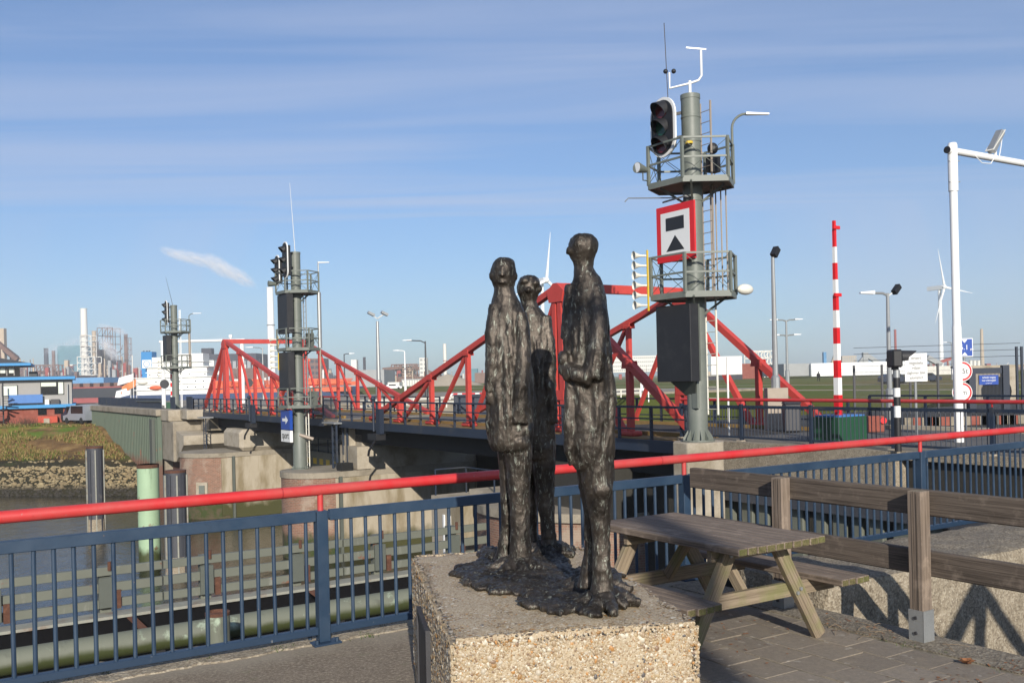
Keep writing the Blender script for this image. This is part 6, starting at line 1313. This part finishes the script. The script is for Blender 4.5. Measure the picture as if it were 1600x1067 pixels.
    bg('grey_shed', 'large pale grey shed left of the floodlight pole', 'shed', 536, 600, 578, 606, 420, 'ind_grey', 40); bg('white_block', 'small white tower block above the pale grey shed', 'tower', 549, 557, 562, 590, 700, 'ind_white', 8); stack('short black chimney above the pale grey shed', 570, 558, 590, 700, 4.2, 'ind_dark'); bg('white_house', 'low white house with vans left of the long windowed hall', 'house', 606, 624, 597, 606, 380, 'ind_white', 12)
    bg('windowed_hall', 'long grey hall with tall pale windows left of the gravel heap', 'hall', 628, 668, 592, 605, 400, 'ind_grey', 20, None, windows(10, 1, 'ind_white', .08, .7))
    lattice('ore_plant', 'jumbled rust-brown ore plant in the middle distance', 612, 652, 569, 594, 760, 'ind_brown', 5, 3, 20); bg('ore_plant', 'rust-brown stepped hopper house on the ore plant', 'plant', 622, 646, 572, 594, 765, 'ind_tan', 18); conveyor('long thin conveyor sloping down to the right of the ore plant', (646, 572), (690, 588), 750, 3, 'ind_brown', 4); conveyor('long thin conveyor left of the ore plant', (598, 577), (628, 574), 755, 3, 'ind_brown', 3)
    bg('brown_shed', 'long brown low sheds under the ore plant', 'shed', 596, 720, 588, 600, 640, 'ind_brown', 20); bg('pale_tower', 'tall pale stepped tower block in the middle distance', 'tower', 656, 667, 559, 592, 720, 'ind_white', 10, None, windows(2, 5, 'ind_grey')); stack('tall white chimney above the gravel heap', 696, 537, 596, 700, 5.2, 'ind_white', 1.1, ((.55, 'ind_red'),)); bg('teal_shed', 'small teal shed left of the bronze figures', 'shed', 731, 746, 576, 596, 600, 'ind_teal', 12); bg('brown_shed', 'low brown shed beside the left bronze figure', 'shed', 742, 790, 582, 600, 560, 'ind_brown', 14)
    c = at(697, 606, 360); hp = MB(); n = 40; vs = [(0, 9, 4.6)]; fs = []
    for j, q in enumerate((.35, .7, 1.)):
        for i in range(n): a = 2 * PI * i / n; z = 4.6 * (1 - q) + .35 * noise.noise((i * .5, j, 0)); vs.append((14 * q * math.cos(a) * (1 + .1 * noise.noise((i * .3, j * 3, 1))), 9 + 9 * q * math.sin(a), max(0, z)))
    for i in range(n): fs.append((0, 1 + i, 1 + (i + 1) % n)); [fs.append((1 + j * n + i, 1 + (j + 1) * n + i, 1 + (j + 1) * n + (i + 1) % n, 1 + j * n + (i + 1) % n)) for j in (0, 1)]
    o = hp.add(vs, fs).build('gravel_heap', 'heap', smooth=True); o.location = (c.x, c.y, -.3); tag(o, 'pale brown gravel heap in the field beyond the right truss', 'heap')
    clutter('long brown low sheds under the ore plant', 596, 790, 578, 602, 640, 70, ALL_); clutter('low red-brown works block behind the left truss centre', 330, 420, 566, 604, 640, 34, ALL_); clutter('red-brown works block right of the arrow sign mast', 440, 545, 570, 604, 760, 34, ALL_)
    # right side
    bg('warehouse', 'long low white warehouse beyond the field on the right', 'warehouse', 1268, 1418, 566, 588, 330, 'turbine', 40); bg('warehouse', 'grey end of the long low warehouse', 'warehouse', 1225, 1268, 568, 588, 332, 'ind_grey', 38); bg('white_hall', 'white hall between text sign and gantry pole', 'hall', 1440, 1486, 572, 586, 340, 'ind_white', 20)
    bg('terrace_block', 'pale apartment block with rows of windows right of the bronze figures', 'building', 958, 1034, 556, 582, 700, 'ind_white', 14, None, windows(24, 4, 'ind_grey', .08, .35)); lattice('steel_frame', 'pale steel frame structure left of the camera pole', 1176, 1212, 548, 590, 420, 'ind_white', 4, 4, 14); bg('brown_house', 'small red-brown building behind the white sign panel', 'house', 1160, 1180, 568, 592, 320, 'brick_red', 10); bg('low_shed', 'low dark shed behind the field left of the far truss post', 'shed', 1105, 1160, 586, 594, 260, 'ind_dark', 10)
    stack('slim dark red chimney above the hooded warning light', 1400, 515, 586, 800, 3.6, 'ind_red', 1., (), 'chimney'); stack('tall pale chimney near the right edge', 1535, 514, 582, 900, 4.2, 'ind_tan', 1.6)
    c = at(1352, 586, 600); r = thing('harbour_crane', 'grey harbour crane behind the white warehouse', 'crane', (c.x, c.y, c.z), 0)
    for p, q, w in (((0, 0, 0), (0, 0, 14), 3), ((0, 0, 12), (-8, 0, 2), 2), ((0, 0, 13), (9, 0, 7), 2.5), ((9, 0, 7), (20, 0, 5), 3)): MB().beam(p, q, w, w).build('jib', 'ind_grey', r)
    MB().box(16, 24, 0, 8, 0, 10).build('crane_house', 'ind_dark', r)
    for i, (a, b, t) in enumerate(((1286, 1292, 552), (1294, 1301, 545))): pass
    c = at(1297, 586, 500); r = thing('pale_crane', 'slim pale leaning crane jib beside the striped barrier', 'crane', (c.x, c.y, c.z), 0); MB().beam((-1, 0, 0), (5, 0, 17), 1.2, 1.2).build('jib', 'ind_tan', r); MB().beam((3, 0, 0), (4, 0, 14), .6, .6).build('stay', 'ind_tan', r)
    bg('silo_block', 'cream striped silo block right of the striped barrier', 'plant', 1316, 1338, 556, 582, 480, 'ind_tan', 10, None, windows(7, 1, 'ind_grey', .1, .9)); bg('blue_column', 'small blue column on the warehouse skyline', 'tower', 1287, 1291, 550, 568, 480, 'ind_blue', 2)
    conveyor('grey sloping conveyor gallery by the right wind turbine', (1448, 558), (1470, 570), 500, 3, 'ind_grey', 2); conveyor('thin red conveyor left of the white gantry pole', (1450, 572), (1486, 560), 600, 2.2, 'ind_red', 3); bg('tank_row', 'row of pale tanks and sheds near the right edge', 'plant', 1500, 1600, 574, 584, 800, 'ind_brown', 20); 
    for i, px in enumerate((1517, 1523, 1529)): stack(('pale small tank leftmost of three near the right edge', 'pale small tank in the middle of three near the right edge', 'pale small tank rightmost of three near the right edge')[i], px, 563, 582, 780, 5, 'ind_white', 1., (), 'tank', 'small pale tanks')
    clutter('row of pale tanks and sheds near the right edge', 1440, 1610, 566, 584, 800, 46, ALL_); clutter('pale apartment block with rows of windows right of the bronze figures', 940, 1110, 570, 588, 690, 30, ['ind_white', 'ind_grey', 'ind_tan', 'ind_brown', 'ind_red'])
    # turbines
    def turbine(label, px, hub, foot, Y, L, angs, yaw, nac):
        a, t = at(px, foot, Y), at(px, hub, Y); r = thing('wind_turbine', label, 'wind turbine', (a.x, a.y, a.z), 0, 'wind turbines'); h = t.z - a.z
        MB().cyl((0, 0, 0), (0, 0, h), 2.3 * Y / 900, 1.5 * Y / 900, 20).build('tower', 'turbine', r, smooth=True); d = Vector((math.sin(yaw), -math.cos(yaw), 0)); side = Vector((math.cos(yaw), math.sin(yaw), 0))
        MB().beam(Vector((0, 0, h + 1)) - d * nac * .75, Vector((0, 0, h + 1)) + d * nac * .25, 3.4, 3.8).build('nacelle', 'turbine', r); hp = Vector((0, 0, h + 1)) + d * (nac * .32); MB().ell(hp, (2.1, 2.1, 2.1), 12, 8).build('hub', 'turbine', r, smooth=True)
        for a_ in angs:
            e = side * math.sin(a_) + Vector((0, 0, math.cos(a_))); n_ = d
            b = MB(); b.beam(hp, hp + e * L * .08, 1.2, 1.2, up=n_, w2=2.0, h2=1.0).beam(hp + e * L * .08, hp + e * L * .3, 2.0, 1.0, up=n_, w2=1.4, h2=.7).beam(hp + e * L * .3, hp + e * L, 1.4, .7, up=n_, w2=.2, h2=.12); b.build('blade', 'turbine', r)
    turbine('white wind turbine rising between the bronze figures', 850.5, 441, 592, 700, 35, (.12, 2.25, 4.3), .5, 20); turbine('white wind turbine at right beside the white gantry pole', 1471, 451, 582, 900, 36, (-.2, 1.72, 3.5), .4, 18)
    # field details
    b = at(1279, 600, 170); r = thing('person', 'distant person in dark clothes walking on the field left of the barrier', 'person', (b.x, b.y, .1), 0)
    m = MB(); m.ell((0, 0, 1.62), (.11, .12, .15), 10, 8).cyl((0, 0, 1.4), (0, 0, 1.55), .06, n=8).ell((0, 0, 1.15), (.24, .15, .36), 12, 8).tube([(-.1, 0, .9), (-.14, .05, .45), (-.14, 0, .02)], [.12, .08, .06], 8).tube([(.1, 0, .9), (.15, -.06, .45), (.18, .05, .02)], [.12, .08, .06], 8).tube([(-.22, 0, 1.35), (-.3, .02, 1.1), (-.27, -.05, .85)], [.07, .06, .04], 8).tube([(.22, 0, 1.35), (.3, .02, 1.1), (.27, -.05, .85)], [.07, .06, .04], 8)
    me = remesh(m, 'body', 'cloth_dark', .03, 3); me.shade_smooth(); link('body', me, r)
    for px, py, Y, m, lab in ((1447, 597, 150, 'car_dark', 'dark blue car on the field road behind the text sign'), (1397, 604, 140, 'car_dark', 'dark car partly hidden behind the hooded warning light'), (615, 603, 250, 'car_white', 'white van on the field beside the low white house')):
        c = at(px, py, Y); v = thing('car', lab, 'car', (c.x, c.y, -.2), .1); prof = [(-2.1, .3), (2.1, .3), (2.15, .8), (1.2, .92), (.6, 1.42), (-1.3, 1.45), (-2.1, .95)]
        MB().add([(x, -.85, z) for x, z in prof] + [(x, .85, z) for x, z in prof], [tuple(range(7)), tuple(range(13, 6, -1))] + [(i, 7 + i, 7 + (i + 1) % 7, (i + 1) % 7) for i in range(7)]).build('body', m, v); MB().box(-1.2, .6, -.87, .87, .98, 1.32).build('side_window', 'glass_dark', v)
        for x in (-1.3, 1.3): MB().cyl((x, -.88, .32), (x, .88, .32), .32, n=14).build('wheel', 'tyre', v)
    Yf = 66; a, b = at(560, 621, Yf), at(1000, 618, Yf + 30); r = thing('white_guard_rail', 'long low white guard rail beyond the bridges', 'guard rail', (a.x, a.y, -.25), 0); e = Vector((b.x - a.x, b.y - a.y, 0))
    for z in (.75, .4): MB().beam((0, 0, z), (e.x, e.y, z), .08, .18).build('rail', 'cream', r)
    for i in range(22): q = e * (i / 21); MB().beam((q.x, q.y, 0), (q.x, q.y, .8), .1, .1).build('post', 'cream', r)
    c = at(729, 612, 92); r = thing('road_barrier_beam', 'red and white striped road barrier beam on the field', 'barrier', (c.x, c.y, -.25), 0)
    for i in range(8): MB().box(-1.7 + i * .42, -1.28 + i * .42, -.05, .05, .55, .8).build('stripe', 'red_sign' if i % 2 else 'white_sign', r)
    for x in (-1.6, 1.5): MB().box(x - .06, x + .06, -.04, .04, 0, .85).build('post', 'white_sign', r)
    c = at(1007, 600, 75); r = thing('lane_sign', 'small white sign with dark arrows between statue and black box', 'sign', (c.x, c.y, -.25), 0); MB().box(-.32, .32, 0, .04, .9, 2.0).build('panel', 'white_sign', r); MB().box(-.12, .12, -.02, -.001, 1.5, 1.85).box(-.12, .12, -.02, -.001, 1.1, 1.35).build('symbol', 'black_sign', r)
    for x in (-.3, .3): MB().box(x - .04, x + .04, .0, .04, 0, .9).build('leg', 'white_sign', r)
    c = at(752, 630, 56); r = thing('equipment_cabinet', 'dark blue equipment cabinet beyond the right bridge railing', 'cabinet', (c.x, c.y, -.25), 0); MB().box(-1.6, 1.4, 0, 1, 0, 1.15).build('body', 'navy_dark', r, bevel=.03); MB().box(-1.7, 1.5, -.06, 1.06, 1.15, 1.2).build('lid', 'navy_dark', r)
    c = at(1237, 665, 31.5); r = thing('bin', 'dark grey litter bin behind the approach railing', 'bin', (c.x, c.y, -.13), 0); MB().box(-.26, .26, -.2, .2, 0, .9).build('body', 'steel_dark', r, bevel=.03); MB().add([(-.27, -.22, .9), (.27, -.22, .9), (.27, .22, .9), (-.27, .22, .9), (-.25, .0, 1.06), (.25, .0, 1.06)], [(0, 1, 5, 4), (2, 3, 4, 5), (0, 4, 3), (1, 2, 5)]).build('hood', 'steel_dark', r)
steelworks()

# ------------------------------------------------------------------ out of frame: lamp and frame added to throw the soft and the forked shadow
def offstage():
    r = thing('street_lamp', 'thick street lamp behind the viewer whose shadow crosses the picnic table', 'street lamp', (1.18 + .1414 * 19.5, 5.7 - 19.5, 0), 0)
    MB().tube([(0, 0, 0), (0, 0, 9.4)], [.2, .15], 14).build('pole', 'galv', r, smooth=True); MB().beam((0, 0, 9.3), (-1.2, 0, 9.5), .12, .12).build('arm', 'galv', r)
    p = W(5.3, -.62, 0); r = thing('timber_trestle', 'timber A-frame outside the view whose arrow-like shadow falls on the pit wall', 'trestle', (p.x, p.y, 0), EA); h = 2.34
    for dx_ in (-2.45, 2.3): plank('leg', (dx_, 0, 0), (0, 0, h), .14, .14, 'timber', r)
    plank('centre_post', (-.05, 0, 0), (0, 0, h), .13, .13, 'timber', r)
offstage()
# ------------------------------------------------------------------ smoke and haze
def vol(name, dens, col, scale, lo, hi, aniso=0., stretch=(1, 1, 1), off=0):
    m = bpy.data.materials.new(name); m.use_nodes = True; nt = m.node_tree; nt.nodes.remove(nt.nodes['Principled BSDF']); out = nt.nodes['Material Output']
    v = N(nt, 'VolumePrincipled'); v.inputs['Color'].default_value = c4(col); v.inputs['Anisotropy'].default_value = aniso
    if scale:
        tcn = N(nt, 'TexCoord'); mpn = N(nt, 'Mapping'); mpn.inputs['Scale'].default_value = stretch; mpn.inputs['Location'].default_value = (off, off, 0); nt.links.new(tcn.outputs['Object'], mpn.inputs[0])
        f = ramp(nt, noise_n(nt, mpn.outputs[0], scale, 4, .6), [(lo, 0.), (hi, 1.)])
        # fade towards the skin of the plume
        ln = N(nt, 'VectorMath', operation='LENGTH'); nt.links.new(tcn.outputs['Object'], ln.inputs[0])
        g = ramp(nt, ln.outputs['Value'], [(.05, 1.), (.95, 0.)]); ml = N(nt, 'Math', operation='MULTIPLY'); nt.links.new(f, ml.inputs[0]); nt.links.new(g, ml.inputs[1])
        m2 = N(nt, 'Math', operation='MULTIPLY'); m2.inputs[1].default_value = dens; nt.links.new(ml.outputs[0], m2.inputs[0]); nt.links.new(m2.outputs[0], v.inputs['Density'])
    else: v.inputs['Density'].default_value = dens
    nt.links.new(v.outputs[0], out.inputs['Volume']); MATS[name] = m
vol('smoke_white', .34, (.985, .985, .985), 3.6, .40, .58, 0.); vol('smoke_thin', .12, (.93, .93, .95), 2.2, .42, .65, 0., (1, 1, 1), 3.); vol('smoke_dark', .05, (.25, .3, .36), 2.6, .42, .62, 0., (1, 1, 1), 7.)
def plume(label, pts, Y, m):
    r = thing('smoke_plume', label, 'smoke', (0, 0, 0), 0, 'smoke plumes over the steelworks')
    for a, b, w in pts:
        p, q = at(*a, Y), at(*b, Y); e = q - p; o = MB().ell((0, 0, 0), (1, 1, 1), 14, 10).build('puff', m, r); L = e.length
        o.location = (p + q) / 2; o.scale = (L / 2, w / F * Y, w / F * Y); o.rotation_euler = e.to_track_quat('X', 'Z').to_euler(); o['kind'] = 'stuff'
plume('long white smoke plume high above the left bridge', [((245, 386), (300, 408), 10), ((262, 392), (345, 416), 13), ((312, 396), (372, 436), 16), ((340, 412), (404, 450), 14)], 800, 'smoke_white')
plume('white smoke trailing left from the slim dark red chimney', [((150, 506), (188, 520), 7), ((174, 510), (202, 526), 7)], 1050, 'smoke_white')
plume('white steam cloud at the foot of the blast furnace tower', [((150, 528), (178, 545), 12), ((160, 535), (190, 566), 12)], 1000, 'smoke_white')
plume('dark drifting smoke in front of the gas holder', [((94, 568), (126, 545), 15)], 1050, 'smoke_dark')
plume('pale steam above the short chimneys left of the gas holder', [((66, 556), (100, 534), 11), ((95, 545), (130, 525), 10)], 1000, 'smoke_thin')
plume('small steam puff behind the left truss peak', [((335, 526), (385, 540), 5)], 900, 'smoke_white')
vol('haze_air', .00026, (.90, .95, 1.0), 0, 0, 0, .0)
hz = MB().box(-1500, 1500, -60, 1500, -8.4, 135).build('haze', 'haze_air'); hz['kind'] = 'stuff'
